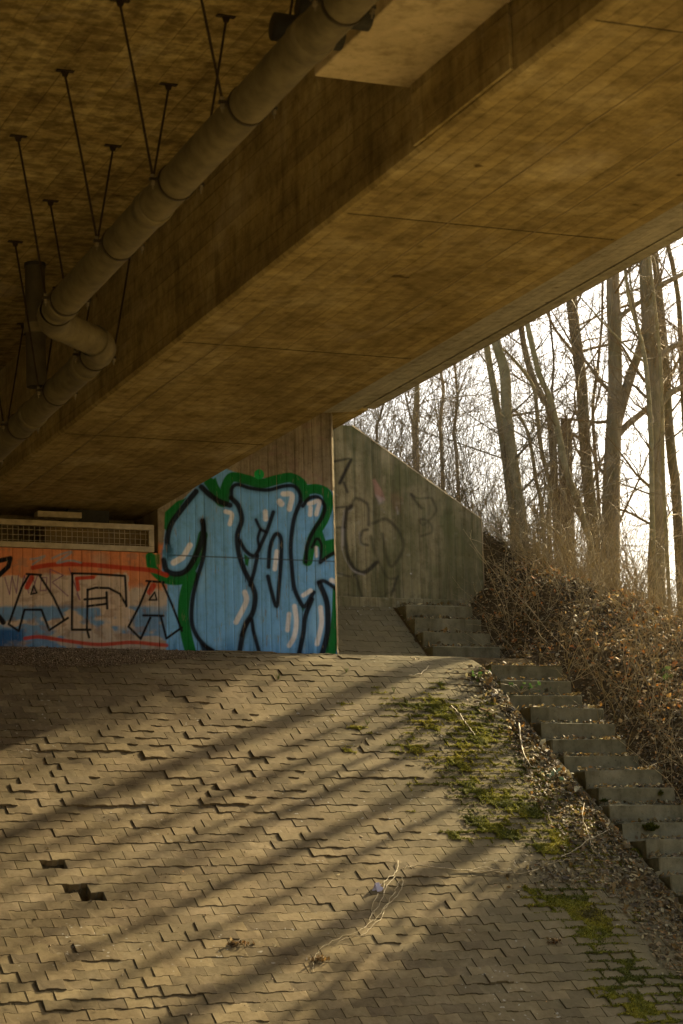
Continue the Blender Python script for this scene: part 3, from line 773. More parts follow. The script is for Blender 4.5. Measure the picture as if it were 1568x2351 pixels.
# ------------------------------------------------------------------ bearing + mesh screen on the seat
def px_rect(u0, v0, u1, v1, Y):
    a = onY(u0, v0, Y); b_ = onY(u1, v1, Y); return a, b_
bs = empty('bearing_block', (5.9, 21.5, ZL)); tag(bs, 'ochre bearing block between the seat and the girder behind wire mesh', 'bearing block')
a = onY(102, 1215, 21.42); b_ = onY(362, 1215, 21.42)
V, F = box(a[0], b_[0], 21.42, 21.85, ZL, 3.93, .01); child(mesh_obj('plinth', V, F, M['bearing']), bs)
a = onY(85, 1190, 21.3); b_ = onY(187, 1190, 21.3)
V, F = box(a[0]+.35, b_[0]+.33, 21.45, 21.8, 3.93, ZG+.002, .006); child(mesh_obj('bearing_pad', V, F, M['dark']), bs)
V, F = box(a[0], b_[0], 21.28, 21.42, 4.0, 4.06, .006); child(mesh_obj('top_plate', V, F, M['frame']), bs)
fr = empty('mesh_screen', (5.7, YW, ZL)); tag(fr, 'galvanised frame with square wire mesh standing on the abutment ledge', 'mesh screen')
YF = YW-.004
xr = onY(352, 1235, YF)[0]; x_l = 3.9; zt = onY(200, 1200, YF)[2]; zb = ZL+.003
def bar(n, x0, x1, z0, z1): 
    V, F = box(x0, x1, YF-.03, YF+.01, z0, z1, .004); child(mesh_obj(n, V, F, M['frame']), fr)
bar('frame_rail', x_l, xr, zt-.055, zt); bar('frame_rail', x_l, xr, zb, zb+.055); bar('frame_post', xr-.056, xr, zb+.056, zt-.056); bar('frame_post', x_l, x_l+.05, zb+.056, zt-.056)
tw = Tubes(4)
for x in np.arange(x_l+.06, xr-.05, .0535): tw.add([(x, YF, zb+.02), (x+.001, YF-.001, (zb+zt)/2), (x, YF, zt-.02)], [.0034]*3)
for z in np.arange(zb+.075, zt-.05, .0535): tw.add(np.c_[np.linspace(x_l, xr-.02, 8), np.full(8, YF+.004), np.full(8, z)], [.0034]*8)
child(tw.build('wire_mesh', M['frame']), fr)

# ------------------------------------------------------------------ drain pipe under the slab
ZS = 5.15; PR = .105
def pz(y): return 4.118-(y-11.6)*.0245
XA, XB = 3.835, 4.385
dp = empty('drain_pipe', (3.8, 12, 4.1)); tag(dp, 'olive drain pipe with a sideways jog hung on rods under the slab', 'pipe')
def tube_mesh(name, pts, r, mat, parent, k=28, cap=True):
    t = Tubes(k); t.add(pts, np.full(len(pts), r) if np.isscalar(r) else r); o = t.build(name, mat); return child(o, parent)
def arc(c, p0, p1, p2, n=8):
    return [tuple((1-t)**2*np.array(p0)+2*t*(1-t)*np.array(p1)+t*t*np.array(p2)) for t in np.linspace(0, 1, n)]
tube_mesh('pipe_length', [(XA, y, pz(y)) for y in np.linspace(-6, 14.16, 20)], PR, M['pipe'], dp)
e0 = (XA, 14.16, pz(14.16)); e1 = (XA, 14.37, pz(14.37)); e2 = (XA+.12, 14.50, pz(14.5))
tube_mesh('elbow', arc(0, e0, e1, e2, 4), PR+.008, M['pipe'], dp)
f0 = (XB-.12, 14.80, pz(14.8)); f1 = (XB, 14.92, pz(14.9)); f2 = (XB, 15.10, pz(15.1))
tube_mesh('pipe_length', [tuple(np.array(e2)+(np.array(f0)-np.array(e2))*t) for t in np.linspace(-.1, 1.1, 4)], PR, M['pipe'], dp)
tube_mesh('elbow', arc(0, f0, f1, f2, 4), PR+.008, M['pipe'], dp)
tube_mesh('pipe_length', [(XB, y, pz(y)) for y in np.linspace(15.08, 21.9, 10)], PR, M['pipe'], dp)
for (x, y) in ((XA, 9.55), (XA, 12.05), (XA, 14.02), (XB, 15.45), (XB, 16.95), (XA, 7.2)):
    tube_mesh('pipe_socket', [(x, y-.075, pz(y)), (x, y-.07, pz(y)), (x, y+.05, pz(y)), (x, y+.055, pz(y))], [PR+.001, PR+.009, PR+.009, PR+.001], M['pipe'], dp)
# vertical outlet dropping from the slab into the pipe
dq = [(XB-.03, 16.72, ZS+.02), (XB-.03, 16.72, 4.75), (XB-.02, 16.72, 4.16)]
tube_mesh('outlet_downpipe', dq, .078, M['dark2'], dp)
tube_mesh('outlet_collar', [(XB-.03, 16.72, 4.66), (XB-.03, 16.72, 4.58)], .088, M['pipe'], dp)
tube_mesh('outlet_collar', [(XB-.03, 16.72, ZS), (XB-.03, 16.72, ZS-.03)], .084, M['dark'], dp)
def hanger(x, y, top=True):
    """split pipe clamp with two ears, bolts and two splayed rods up to anchor plates."""
    z = pz(y); k = 30; th = np.linspace(0, 2*np.pi, k+1)
    V = []; F = []
    for yy, rr in ((y-.011, PR+.0015), (y-.011, PR+.0065), (y+.011, PR+.0065), (y+.011, PR+.0015)):
        V += [(x+rr*math.cos(a_), yy, z+rr*math.sin(a_)) for a_ in th[:-1]]
    for q in range(4):
        q2 = (q+1) % 4
        F += [(q*k+i, q*k+(i+1) % k, q2*k+(i+1) % k, q2*k+i) for i in range(k)]
    parts = [(V, F)]
    for s in (-1, 1):
        xe0, xe1 = sorted((x+s*(PR+.002), x+s*(PR+.055)))
        parts += [box(xe0, xe1, y-.012, y+.012, z+.002, z+.008), box(xe0, xe1, y-.012, y+.012, z-.008, z-.002)]
    V, F = join(parts); cl = child(mesh_obj('pipe_clamp', V, F, M['band']), dp)
    for s in (-1, 1):
        xe = x+s*(PR+.036)
        V, F = join([prism([(xe+.012*math.cos(a_), y+.012*math.sin(a_)) for a_ in np.arange(6)*math.pi/3], 'z', z-.032, z-.009),
                     prism([(xe+.005*math.cos(a_), y+.005*math.sin(a_)) for a_ in np.arange(6)*math.pi/3], 'z', z-.055, z-.031),
                     prism([(xe+.011*math.cos(a_), y+.011*math.sin(a_)) for a_ in np.arange(6)*math.pi/3], 'z', z+.009, z+.028)])
        o = mesh_obj('clamp_bolt', V, F, M['bolt']); o.parent = cl
        xt = x+s*(PR+.036+.175+.02*random.random()); yt = y+random.uniform(-.02, .02)
        P = np.array([(xe, y, z+.02), (xe+(xt-xe)*.5+.003, (y+yt)/2, (z+ZS)/2), (xt, yt, ZS-.03)])
        t = Tubes(6); t.add(P, [.0072]*3); child(t.build('hanger_rod', M['rod']), dp)
        V, F = join([box(xt-.055, xt+.055, yt-.018, yt+.018, ZS-.008, ZS+.001), prism([(xt-.014, ZS-.04), (xt+.014, ZS-.04), (xt+.024, ZS-.0081), (xt-.024, ZS-.0081)], 'y', yt-.006, yt+.006)])
        child(mesh_obj('anchor_plate', V, F, M['rod']), dp)
for x, y in ((XA, 7.9), (XA, 9.12), (XA, 10.42), (XA, 11.6), (XA, 12.72), (XA, 13.92), (XB, 15.18), (XB, 16.2), (XB, 17.3), (XB, 18.5), (XB, 19.7)): hanger(x, y)
# scattered nail stubs in the slab
# two short dark tubes crossing above the pipe
for i, (u, v, y) in enumerate(((640, 62, 10.15), (700, 15, 9.75))):
    c0 = onY(u, v, y); t = Tubes(20); L = .34
    t.add([(c0[0]-.03, y, c0[2]), (c0[0]-.029, y, c0[2]), (c0[0]+L, y, c0[2]-.01), (c0[0]+L+.001, y, c0[2]-.01)], [.001, .072, .072, .001])
    o = t.build('short_tube', M['dark'])
    tag(o, ['short dark tube stub crossing behind the drain pipe, the lower one', 'short dark tube stub crossing behind the drain pipe, the upper one'][i], 'tube', 'dark tube stubs by the drain pipe')
    r_ = Tubes(6); r_.add([(c0[0]+.12, y, c0[2]+.06), (c0[0]+.15, y, ZS)], [.007, .007]); h = r_.build('hanger_rod', M['rod']); h.parent = o

# ------------------------------------------------------------------ stairs
st = empty('concrete_stairs', (10.4, 20, 2.2)); tag(st, 'narrow run of grey concrete block steps climbing beside the paved slope', 'stairs')
STEPS = [(20.469, 2.535), (20.267, 2.359), (20.068, 2.189), (19.627, 2.023), (19.424, 1.854), (19.215, 1.682), (19.004, 1.509),
         (18.577, 1.344), (18.368, 1.172), (18.164, 1.002), (17.946, .832), (17.536, .666), (17.329, .505), (17.133, .34),
         (16.92, .17), (16.5, .0), (16.29, -.17), (16.08, -.34), (15.87, -.51), (15.45, -.68), (15.24, -.85), (15.03, -1.02), (14.82, -1.19), (14.4, -1.36),
         (22.512, 3.432), (22.301, 3.253), (22.08, 3.072), (21.868, 2.896)]
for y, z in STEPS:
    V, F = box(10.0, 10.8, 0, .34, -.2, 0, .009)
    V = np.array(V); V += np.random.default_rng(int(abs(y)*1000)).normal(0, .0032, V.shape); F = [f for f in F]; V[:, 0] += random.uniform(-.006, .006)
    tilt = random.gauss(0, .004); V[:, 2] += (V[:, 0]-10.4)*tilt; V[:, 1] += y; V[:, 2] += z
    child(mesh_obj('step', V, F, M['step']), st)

# ------------------------------------------------------------------ leaf litter
def surf(x, y):
    """visible ground surface incl. step treads and pavers."""
    x = np.asarray(x, float); y = np.asarray(y, float)
    z = np.where(x < 9.95, profile(np.minimum(y, 22.9))-dip(x, y)+.004, ground(x, y)+.01)
    on = (x > 10.0) & (x < 10.8)
    for sy, sz in STEPS:
        z = np.where(on & (y > sy) & (y < sy+.34), np.maximum(z, sz+.004), z)
    return z
def leaf_field(name, xy, size, pal, lift=.03, tilt=.55, mat='leaf'):
    n = len(xy); x, y = xy[:, 0], xy[:, 1]; z = surf(x, y)
    dzdx = (surf(x+.02, y)-surf(x-.02, y))/.04; dzdy = (surf(x, y+.03)-surf(x, y-.03))/.06
    dzdx = np.clip(dzdx, -1, 1); dzdy = np.clip(dzdy, -1, 1)
    N = np.stack([-dzdx, -dzdy, np.ones(n)], 1)+rng.normal(0, tilt, (n, 3)); N /= np.linalg.norm(N, axis=1, keepdims=True)
    A = np.cross(N, rng.normal(0, 1, (n, 3))); A /= np.linalg.norm(A, axis=1, keepdims=True); B = np.cross(N, A)
    s = size*rng.lognormal(0, .34, n)[:, None]; w = s*rng.uniform(.45, .8, (n, 1))
    C = np.stack([x, y, z+rng.random(n)*lift+.3*s[:, 0]*np.abs(A[:, 2])], 1)
    cup = rng.uniform(-.25, .45, (n, 1))*s
    # 6-point leaf folded along its midrib, pointed ends
    P = [C-A*s, C-A*.35*s+B*w*.8+N*cup, C+A*.45*s+B*w*.6+N*cup*.7, C+A*s+N*cup*.4, C+A*.45*s-B*w*.6+N*cup*.7, C-A*.35*s-B*w*.8+N*cup]
    V = np.stack(P, 1).reshape(-1, 3)
    i = np.arange(n)[:, None]*6
    F = np.concatenate([i+np.array([[0, 1, 2, 3]]), i+np.array([[0, 3, 4, 5]])])
    pal = np.array(pal); c = pal[rng.integers(0, len(pal), n)]*rng.uniform(.7, 1.7, (n, 1))*[.97, 1.06, 1.0]
    c = np.repeat(np.c_[c, np.ones(n)], 6, 0)
    return tag(mesh_obj(name, V, F, M[mat], None, False, c), kind='stuff')
BROWN = [(.16, .098, .036), (.20, .125, .048), (.11, .068, .028), (.22, .15, .065), (.30, .22, .11), (.07, .046, .022), (.27, .13, .035), (.17, .11, .05), (.34, .27, .155), (.13, .09, .04), (.10, .066, .03)]
def scatter(n, x0, x1, y0, y1, dens):
    p = np.c_[rng.uniform(x0, x1, n), rng.uniform(y0, y1, n)]
    d = dens(p[:, 0], p[:, 1]); return p[rng.random(n) < d]
def dens_bank(x, y):
    d = np.where(x > 10.78, .25+.75*sstep(.3, .5, fbm(x*2.1+5, y*2.1, 3)), 0)
    # litter on the treads, thick at the edges
    tread = (x > 9.98) & (x <= 10.78)
    rear = np.ones_like(x)*0.0
    for sy, sz in STEPS: rear = np.maximum(rear, ((y > sy+.02) & (y < sy+.22))*1.0)
    d = np.where(tread, rear*(.14+.7*sstep(10.6, 10.8, x)+.3*(1-sstep(10.0, 10.1, x))+.25*fbm(x*3, y*3)), d)
    # strip between paving and steps
    edge = 9.90-.12*sstep(-20.6, -19.6, -y)-.50*sstep(-19.9, -18.6, -y)*fbm(x*2, y*1.6+3)*1.5
    mound = .95*np.exp(-((x-9.25)/.60)**2-((y-17.25)/.17)**2)+.9*np.exp(-((x-9.75)/.28)**2-((y-17.0)/.6)**2)+.9*np.exp(-((x-9.85)/.2)**2-((y-16.3)/.8)**2)
    strip = np.where((x > edge) & (x <= 9.99), .85, 0)
    d = np.where(x <= 9.99, np.maximum(strip*(y < 20.6), mound), d)
    d = np.where((x <= 9.99) & (y > 20.6), 0, d)
    d = np.where((x < 11.6) & (y > 22.8) & (y < 23.3) & (x < wr+.05), 0, d)
    return d
pts = scatter(175000, 8.3, 15.6, 15.2, 25.2, dens_bank)
leaf_field('leaf_litter', pts, .0165, BROWN, .03, .5)
pts = scatter(9000, 3.6, 10.0, 15.4, 20.9, lambda x, y: .012+.05*sstep(8.4, 9.8, x))
pts = scatter(9000, 9.5, 10.02, 15.2, 20.5, lambda x, y: (.12+.6*sstep(9.66, 9.85, x-.1*fbm(x*3, y*3)))*(1-.85*sstep(9.86, 9.95, x)))
leaf_field('deep_leaf_litter', pts, .021, BROWN, .05, .6)
pts = scatter(9000, 3.6, 10.0, 15.4, 20.9, lambda x, y: .012+.05*sstep(8.4, 9.8, x))
leaf_field('leaf_crumbs', pts, .012, BROWN, .006, .25)
pts = scatter(16000, 10.9, 15.6, 17.8, 23.0, lambda x, y: np.where(fbm(x*1.2, y*1.2) > .5, .6, .15))
leaf_field('bright_leaf_litter', pts, .017, [(.45, .20, .05), (.5, .27, .09), (.40, .25, .12), (.42, .14, .03), (.5, .36, .2)], .06, .7)

# gritty debris spilling from the wall on the left
def grit(name, xy, size, pal, hgt=None):
    n = len(xy); x, y = xy[:, 0], xy[:, 1]; z = profile(y)+.004+(0 if hgt is None else hgt)
    D = np.array([(1, 0, 0), (-.5, .87, 0), (-.5, -.87, 0), (0, 0, 1.)])
    s = size*rng.lognormal(0, .45, n)
    R = rng.normal(0, 1, (n, 3, 3)); R = np.linalg.qr(R)[0]
    V = np.einsum('nij,kj->nki', R, D)*s[:, None, None]+np.stack([x, y, z], 1)[:, None, :]
    i = np.arange(n)[:, None]*4
    F = np.concatenate([i+np.array([[a, b, c]]) for a, b, c in ((0, 1, 3), (1, 2, 3), (2, 0, 3), (0, 2, 1))])
    pal = np.array(pal); c = pal[rng.integers(0, len(pal), n)]*rng.uniform(.6, 1.25, (n, 1))
    return tag(mesh_obj(name, V.reshape(-1, 3), F, M['stone'], None, False, np.repeat(np.c_[c, np.ones(n)], 4, 0)), kind='stuff')
GR = [(.32, .25, .16), (.25, .19, .12), (.40, .32, .22), (.20, .145, .09), (.30, .21, .14)]
def dens_grit(x, y):
    e = 20.42+.25*sstep(5.6, 7.2, x)+.25*(fbm(x*2.2, y*2.2)-.5)+.4*sstep(7.0, 7.4, x)
    return sstep(e-.05, e+.06, y)*(1-sstep(6.6, 7.3, x))
grit('gravel_debris', scatter(60000, 4.6, 7.4, 20.1, 21.22, dens_grit), .0052, GR)
grit('loose_grit', scatter(9000, 3.8, 9.9, 15.5, 21.1, lambda x, y: .05+.5*sstep(.62, .72, fbm(x*1.1+3, y*1.3, 3))), .005, GR)

# ------------------------------------------------------------------ moss
# moss mats creep out of the joints and close over the stones
gx = np.arange(6.6, 10.0, .0085); gy = np.arange(15.2, 20.9, .0075)
GX, GY = np.meshgrid(gx, gy, indexing='ij')
gs = np.interp(GY, ytab, stab); rowf = gs/PP; row = np.floor(rowf); colx = (GX-.5*PL*(row % 2)-.006*np.sin(row*.7))/PL+.5
cf = colx-np.floor(colx)
zig = (PA/PP)*np.where(np.abs(cf-.5) < .25, -1, 1)
dr = np.minimum(np.abs(rowf-row+zig*1), np.abs(1-(rowf-row)+zig*1))*PP; dr = np.minimum(np.minimum(np.abs(rowf-row-0), 1-(rowf-row))*PP, dr)
dc = np.minimum(cf, 1-cf)*PL
joint = np.exp(-(np.minimum(dr, dc)/.011)**2)
def moss_m(x, y):
    m = 1.15*np.exp(-((x-9.35)/.42)**2-((y-18.5)/.6)**2)+.75*np.exp(-((x-8.95)/.38)**2-((y-18.0)/.35)**2)+.85*np.exp(-((x-9.45)/.35)**2-((y-17.65)/.3)**2)
    m = m+.95*np.exp(-((x-8.95)/.4)**2-((y-16.75)/.28)**2)+.95*np.exp(-((x-8.85)/.24)**2-((y-16.15)/.4)**2)+1.1*np.exp(-((x-9.15)/.4)**2-((y-15.75)/.3)**2)
    m = m+.7*np.exp(-((x-9.25)/.5)**2-((y-19.3)/.6)**2)+.22*np.exp(-((x-8.6)/.9)**2-((y-19)/1.4)**2)
    return m
nz = fbm(GX*4.2, GY*5.5, 6)
mm = moss_m(GX, GY); val = np.minimum(mm, .9)*.38+(nz-.5)*1.75+joint*.75*np.clip(mm*2.6, 0, 1)-.3*(mm < .1)
mask = val > .46
hgt = np.clip((val-.44)*.035, 0, .012)*(.6+.8*fbm(GX*40, GY*40, 2))+.003
idx = -np.ones(GX.shape, int); cell = mask[:-1, :-1] & mask[1:, :-1] & mask[1:, 1:] & mask[:-1, 1:]
use = np.zeros(GX.shape, bool); use[:-1, :-1] |= cell; use[1:, :-1] |= cell; use[1:, 1:] |= cell; use[:-1, 1:] |= cell
idx[use] = np.arange(use.sum())
MZ = profile(GY)-dip(GX, GY)+hgt
MV = np.stack([GX[use], GY[use]-.4*hgt[use], MZ[use]], 1)
ci, cj = np.nonzero(cell)
MF = np.stack([idx[ci, cj], idx[ci+1, cj], idx[ci+1, cj+1], idx[ci, cj+1]], 1)
pal = np.array([(.075, .08, .014), (.12, .12, .015), (.17, .16, .018), (.23, .20, .02), (.09, .075, .02)])
def moss_col(x, y):
    k = (fbm(x*4+3, y*4, 3)*7.5-1.6+rng.normal(0, .5, x.shape)).astype(int).clip(0, 4)
    return np.c_[pal[k]*rng.uniform(.6, 1.3, (len(x), 1)), np.ones(len(x))]
tag(mesh_obj('moss', MV, MF, M['moss'], None, False, moss_col(MV[:, 0], MV[:, 1])), kind='stuff')
# short shoots standing on the mats
pick = rng.choice(len(MV), min(len(MV), 45000)); C = MV[pick]+rng.normal(0, .003, (len(pick), 3))*[1, 1, .2]
n = len(C); dv = np.array([0, -.45, .8])+rng.normal(0, .5, (n, 3)); dv /= np.linalg.norm(dv, axis=1, keepdims=True)
sd = np.cross(dv, rng.normal(0, 1, (n, 3))); sd /= np.linalg.norm(sd, axis=1, keepdims=True); q = .0065*rng.lognormal(0, .35, n)[:, None]
tag(mesh_obj('moss_shoots', np.stack([C-sd*q*.4, C+sd*q*.4, C+dv*q*1.5], 1).reshape(-1, 3), np.arange(3*n).reshape(-1, 3), M['moss'], None, False, np.repeat(moss_col(C[:, 0], C[:, 1])*[1.15, 1.15, 1.1, 1], 3, 0)), kind='stuff')

# moss cushions on the steps
def cushion(u, v, X0, n, rx, rz):
    p = onY(u, v, X0)
    ang = rng.random(n)*6.28; r = np.sqrt(rng.random(n))*(.55+.45*np.sin(ang*3+1)*np.cos(ang*2)); x = p[0]+np.cos(ang)*r*rx; zz = p[2]+np.sin(ang)*r*rz
    return np.c_[x, np.full(n, X0)+rng.normal(0, .003, n), zz]
def tuft(name, C, size, label):
    n = len(C); dirv = np.array([0, -.8, .3])+rng.normal(0, .5, (n, 3)); sd = np.cross(dirv, rng.normal(0, 1, (n, 3))); sd /= np.linalg.norm(sd, axis=1, keepdims=True)
    s = size*rng.lognormal(0, .3, n)[:, None]
    V = np.stack([C-sd*s*.5, C+sd*s*.5, C+dirv*s*1.4], 1).reshape(-1, 3); F = np.arange(3*n).reshape(-1, 3)
    c = np.array([(.12, .13, .025), (.17, .18, .03), (.085, .095, .02)])[rng.integers(0, 3, n)]*rng.uniform(.6, 1.3, (n, 1))
    return mesh_obj(name, V, F, M['moss'], None, False, np.repeat(np.c_[c, np.ones(n)], 3, 0))
o = tuft('moss_cushion', cushion(1490, 1900, 17.946-.003, 900, .11, .045), .013, ''); tag(o, 'dark moss cushion hanging on the front of a low step', 'moss', 'moss cushions on the steps')
o = tuft('moss_cushion', cushion(1384, 1839, 18.368-.003, 350, .07, .015), .010, ''); tag(o, 'thin moss line along the left foot of a step front', 'moss', 'moss cushions on the steps')
o = tuft('moss_cushion', cushion(1515, 1822, 18.368-.003, 220, .035, .03), .010, ''); tag(o, 'small round moss spot at the right end of a step front', 'moss', 'moss cushions on the steps')

# ------------------------------------------------------------------ trees
def wander(p, d, L, n, bend, lift=0.0):
    P = [np.array(p, float)]; d = np.array(d, float); d /= np.linalg.norm(d)
    for _ in range(n-1):
        d = d+rng.normal(0, bend, 3)+np.array([0, 0, lift]); d /= np.linalg.norm(d)
        P.append(P[-1]+d*L/(n-1))
    return np.array(P)
def sprout(tb, P, r0, r1, level, nkids, lenk, maxlev, tint=1.0):
    """add branch P and recurse."""
    n = len(P); tb.add(P, np.linspace(r0, r1, n), tint)
    if level >= maxlev: return
    L = np.linalg.norm(P[-1]-P[0])
    for _ in range(nkids):
        t = rng.uniform(.18, .98); i = min(int(t*(n-1)), n-2); f = t*(n-1)-i
        p = P[i]*(1-f)+P[i+1]*f; d = P[i+1]-P[i]; d /= np.linalg.norm(d)+1e-9
        side_ = np.cross(d, rng.normal(0, 1, 3)); side_ /= np.linalg.norm(side_)+1e-9
        ang = rng.uniform(.5, 1.05)
        dd = d*math.cos(ang)+side_*math.sin(ang)
        rr = max(.0022, (r0+(r1-r0)*t)*rng.uniform(.4, .62))
        LL = L*lenk*rng.uniform(.6, 1.2)*(1.15-.6*t)
        Q = wander(p, dd, LL, 5 if level < maxlev-1 else 4, .16, .05)
        sprout(tb, Q, rr, max(.0016, rr*.35), level+1, max(2, int(nkids*.8)), lenk*1.02, maxlev, tint)
zt_ = lambda X, Y: (X*.3661+1119.3, Y*.3661+516.6)     # tree survey sheet -> photo
def tree(label, pts, widths, Y0, bark, lean=0.0, limbs=7, limb_len=1.6, top=None, extra=(), levels=2, name='bare_tree', group='bare trees on the bank', twig=1.0, kids=8, splinter=False):
    """trunk through surveyed points at distance Y0 (base first), then free growth above."""
    P = []; R = []
    for k, ((u, v), w) in enumerate(zip(pts, widths)):
        Y = Y0+lean*k/(len(pts)-1); p = onY(u, v, Y); P.append(p); R.append(w/2*np.linalg.norm(p)/F_PX)
    P = np.array(P); R = np.array(R)
    base = P[0].copy(); gz = float(ground(base[0], base[1]))
    if P[0][2] > gz-.1: P = np.vstack([[base[0]-(P[1]-P[0])[0]*.2, base[1], gz-.25], P]); R = np.concatenate([[R[0]*1.25], R])
    if top:                                                # continue upward out of sight behind the deck
        d = P[-1]-P[-2]; d /= np.linalg.norm(d); d = d*.8+np.array([0, 0, .4])
        ext = wander(P[-1], d, top, 7, .05, .05)[1:]; P = np.vstack([P, ext]); R = np.concatenate([R, np.linspace(R[-1]*.93, max(.02, R[-1]*.3), 6)])
    # resample smoothly
    Q = np.array(catmull([tuple(p) for p in P], 4)); tt = np.linspace(0, len(P)-1, len(Q)); RR = np.interp(tt, np.arange(len(P)), R)
    RR = RR*(1+.05*(vnoise(tt*2.3, tt*0+Y0)-.5)*2)
    e = empty(name, tuple(Q[0])); tag(e, label, 'tree', group)
    tk = Tubes(14); tk.add(Q, RR)
    for ex, ew in extra:                                   # surveyed main limbs
        EP = np.array([onY(u, v, Y0+lean*.5) for u, v in ex]); ER = np.array(ew)/2*np.linalg.norm(EP[0])/F_PX
        EQ = np.array(catmull([tuple(p) for p in EP], 4)); tk.add(EQ, np.interp(np.linspace(0, 1, len(EQ)), np.linspace(0, 1, len(ER)), ER))
    if splinter:
        for k in range(9):
            a_ = k*.7; q0 = Q[-1]+np.array([math.cos(a_), math.sin(a_), 0])*RR[-1]*.62-[0, 0, .12]
            tk.add([q0, q0+[0, 0, .12+.05*rng.random()], q0+[.02*rng.normal(), 0, .16+.22*rng.random()]], [RR[-1]*.42, RR[-1]*.34, .004])
    child(tk.build('trunk', bark), e)
    for ex, ew in extra:
        EP = np.array([onY(u, v, Y0+lean*.5) for u, v in ex])
        for _ in range(5):
            i = rng.integers(1, len(EP)); tb = Tubes(3); sprout(tb, wander(EP[i], np.array([rng.normal(0, .6), rng.normal(0, .6), .8]), 1.0, 5, .15, .05), .012, .003, 0, 6, .5, 2); child(tb.build('branch', M['twig']), e)
    for _ in range(int(limbs*2.4)):
        t = rng.uniform(.12, .99); i = min(int(t*(len(Q)-1)), len(Q)-2); p = Q[i]; r = RR[i]
        az = rng.uniform(0, 2*np.pi); el = rng.uniform(.15, .95)
        d = np.array([math.cos(az)*math.cos(el), math.sin(az)*math.cos(el), math.sin(el)])
        L = limb_len*rng.uniform(.5, 1.25); r0 = min(r*.35, .012+.012*L)*rng.uniform(.6, 1.1)
        tb = Tubes(3); sprout(tb, wander(p, d, L, 7, .14, .05), r0, .003, 0, kids, .48*twig, levels); child(tb.build('branch', M['twig']), e)
    return e
G_, D_, S_, N_ = M['bark_grey'], M['bark_dark'], M['bark_green'], M['bark_snag']
zz = lambda L: [zt_(*p) for p in L]
tree('thin bare tree standing alone just right of the wing wall top', [(956, 1070), (953, 990), (957, 918), (957, 880)], [15, 14, 14, 12], 28.0, S_, 0, 12, 1.5, 4.0)
tree('left stem of the greenish twin trunk tree on the bank top', zz([(160, 1830), (130, 1640), (100, 1400), (50, 1080), (5, 830)]), [19, 17, 16, 16, 15], 25.0, S_, .3, 7, 1.3, 3.5)
tree('thicker right stem of the greenish twin trunk tree on the bank top', zz([(212, 1890), (190, 1700), (160, 1480), (122, 1200), (108, 920), (60, 760)]), [27, 26, 26, 25, 25, 22], 24.8, S_, .3, 8, 1.4, 4)
tree('pale smooth trunk leaning left across the dark trunks', zz([(650, 2060), (615, 1900), (560, 1720), (495, 1540), (450, 1330), (400, 1110), (330, 950), (290, 800), (252, 630)]), [17, 17, 16, 16, 15, 14, 14, 13, 12], 24.2, S_, -.2, 7, 1.0, 3.5)
tree('broken rotting stump trunk with a jagged top behind the leaning trunk', zz([(500, 2000), (495, 1800), (490, 1560), (492, 1400), (491, 1300)]), [38, 34, 33, 31, 29], 26.0, N_, 0, 5, .8, splinter=True)
tree('thin dark crooked tree behind the leaning trunk', zz([(400, 1340), (350, 1100), (300, 1000), (250, 850), (215, 670)]), [15, 15, 15, 15, 14], 27.0, D_, .2, 7, 1.4, 3)
tree('dark ribbed tree trunk bending slightly, left of the thick ivy trunk', zz([(665, 1960), (645, 1750), (620, 1500), (602, 1220), (590, 1000), (566, 800), (540, 600), (528, 450)]), [32, 30, 28, 27, 27, 26, 26, 25], 26.2, D_, .3, 10, 1.5, 5)
tree('thick grey tree trunk wrapped in brambles with a fork to the right', zz([(765, 2230), (770, 2000), (778, 1600), (790, 1300), (800, 1000), (797, 700), (786, 350)]), [50, 46, 42, 36, 33, 32, 31], 25.2, G_, .2, 12, 1.6, 6,
     extra=[(zz([(800, 1280), (850, 1100), (905, 920), (950, 800), (985, 640)]), [26, 24, 22, 20, 16]), (zz([(805, 1330), (880, 1250), (990, 1160), (1080, 1060)]), [16, 15, 13, 10]), (zz([(800, 640), (850, 560), (960, 480), (1060, 400)]), [12, 11, 10, 8])])
tree('tall grey tree trunk at the right with a bright rim', zz([(1060, 2260), (1068, 1900), (1062, 1500), (1058, 1200), (1045, 900), (1012, 600), (988, 180)]), [42, 40, 38, 37, 36, 33, 30], 24.6, G_, .2, 12, 1.5, 6,
     extra=[(zz([(1060, 1150), (1120, 1080), (1170, 1040), (1250, 1010)]), [16, 15, 14, 12]), (zz([(1050, 880), (1120, 790), (1190, 750), (1260, 730)]), [15, 14, 12, 10]), (zz([(1030, 420), (1090, 375), (1160, 340), (1260, 290)]), [13, 12, 11, 10])])
tree('slim sapling hugging the tall grey trunk', zz([(1110, 1750), (1100, 1400), (1092, 1000), (1065, 640), (1010, 180)]), [9, 9, 8, 8, 7], 24.1, S_, .1, 5, .9, 3)
tree('slim multi-twigged sapling left of the tall grey trunk', zz([(1035, 1900), (1030, 1500), (1018, 1200), (995, 900), (955, 690), (890, 470)]), [13, 12, 12, 11, 10, 8], 24.0, S_, .2, 9, 1.2, 3,
     extra=[(zz([(965, 730), (935, 600), (905, 420), (890, 300)]), [7, 6, 5, 4]), (zz([(985, 860), (900, 790), (760, 650), (580, 450)]), [6, 5, 4, 3])])
tree('dark trunk rising behind the tall grey trunk at the right', zz([(1190, 1800), (1160, 1500), (1132, 1200), (1118, 900), (1088, 560), (1060, 300)]), [24, 23, 22, 21, 19, 16], 26.5, D_, .3, 10, 1.5, 5)
tree('slim dark tree at the right picture edge', zz([(1240, 1300), (1218, 900), (1200, 500), (1160, 250), (1130, 120)]), [13, 13, 12, 11, 10], 25.5, D_, .2, 9, 1.4, 4)
tree('thin curving sapling right of the twin trunk', zz([(345, 1850), (305, 1600), (262, 1340), (215, 1220), (165, 1150)]), [9, 9, 8, 7, 5], 25.3, S_, .1, 6, .9)
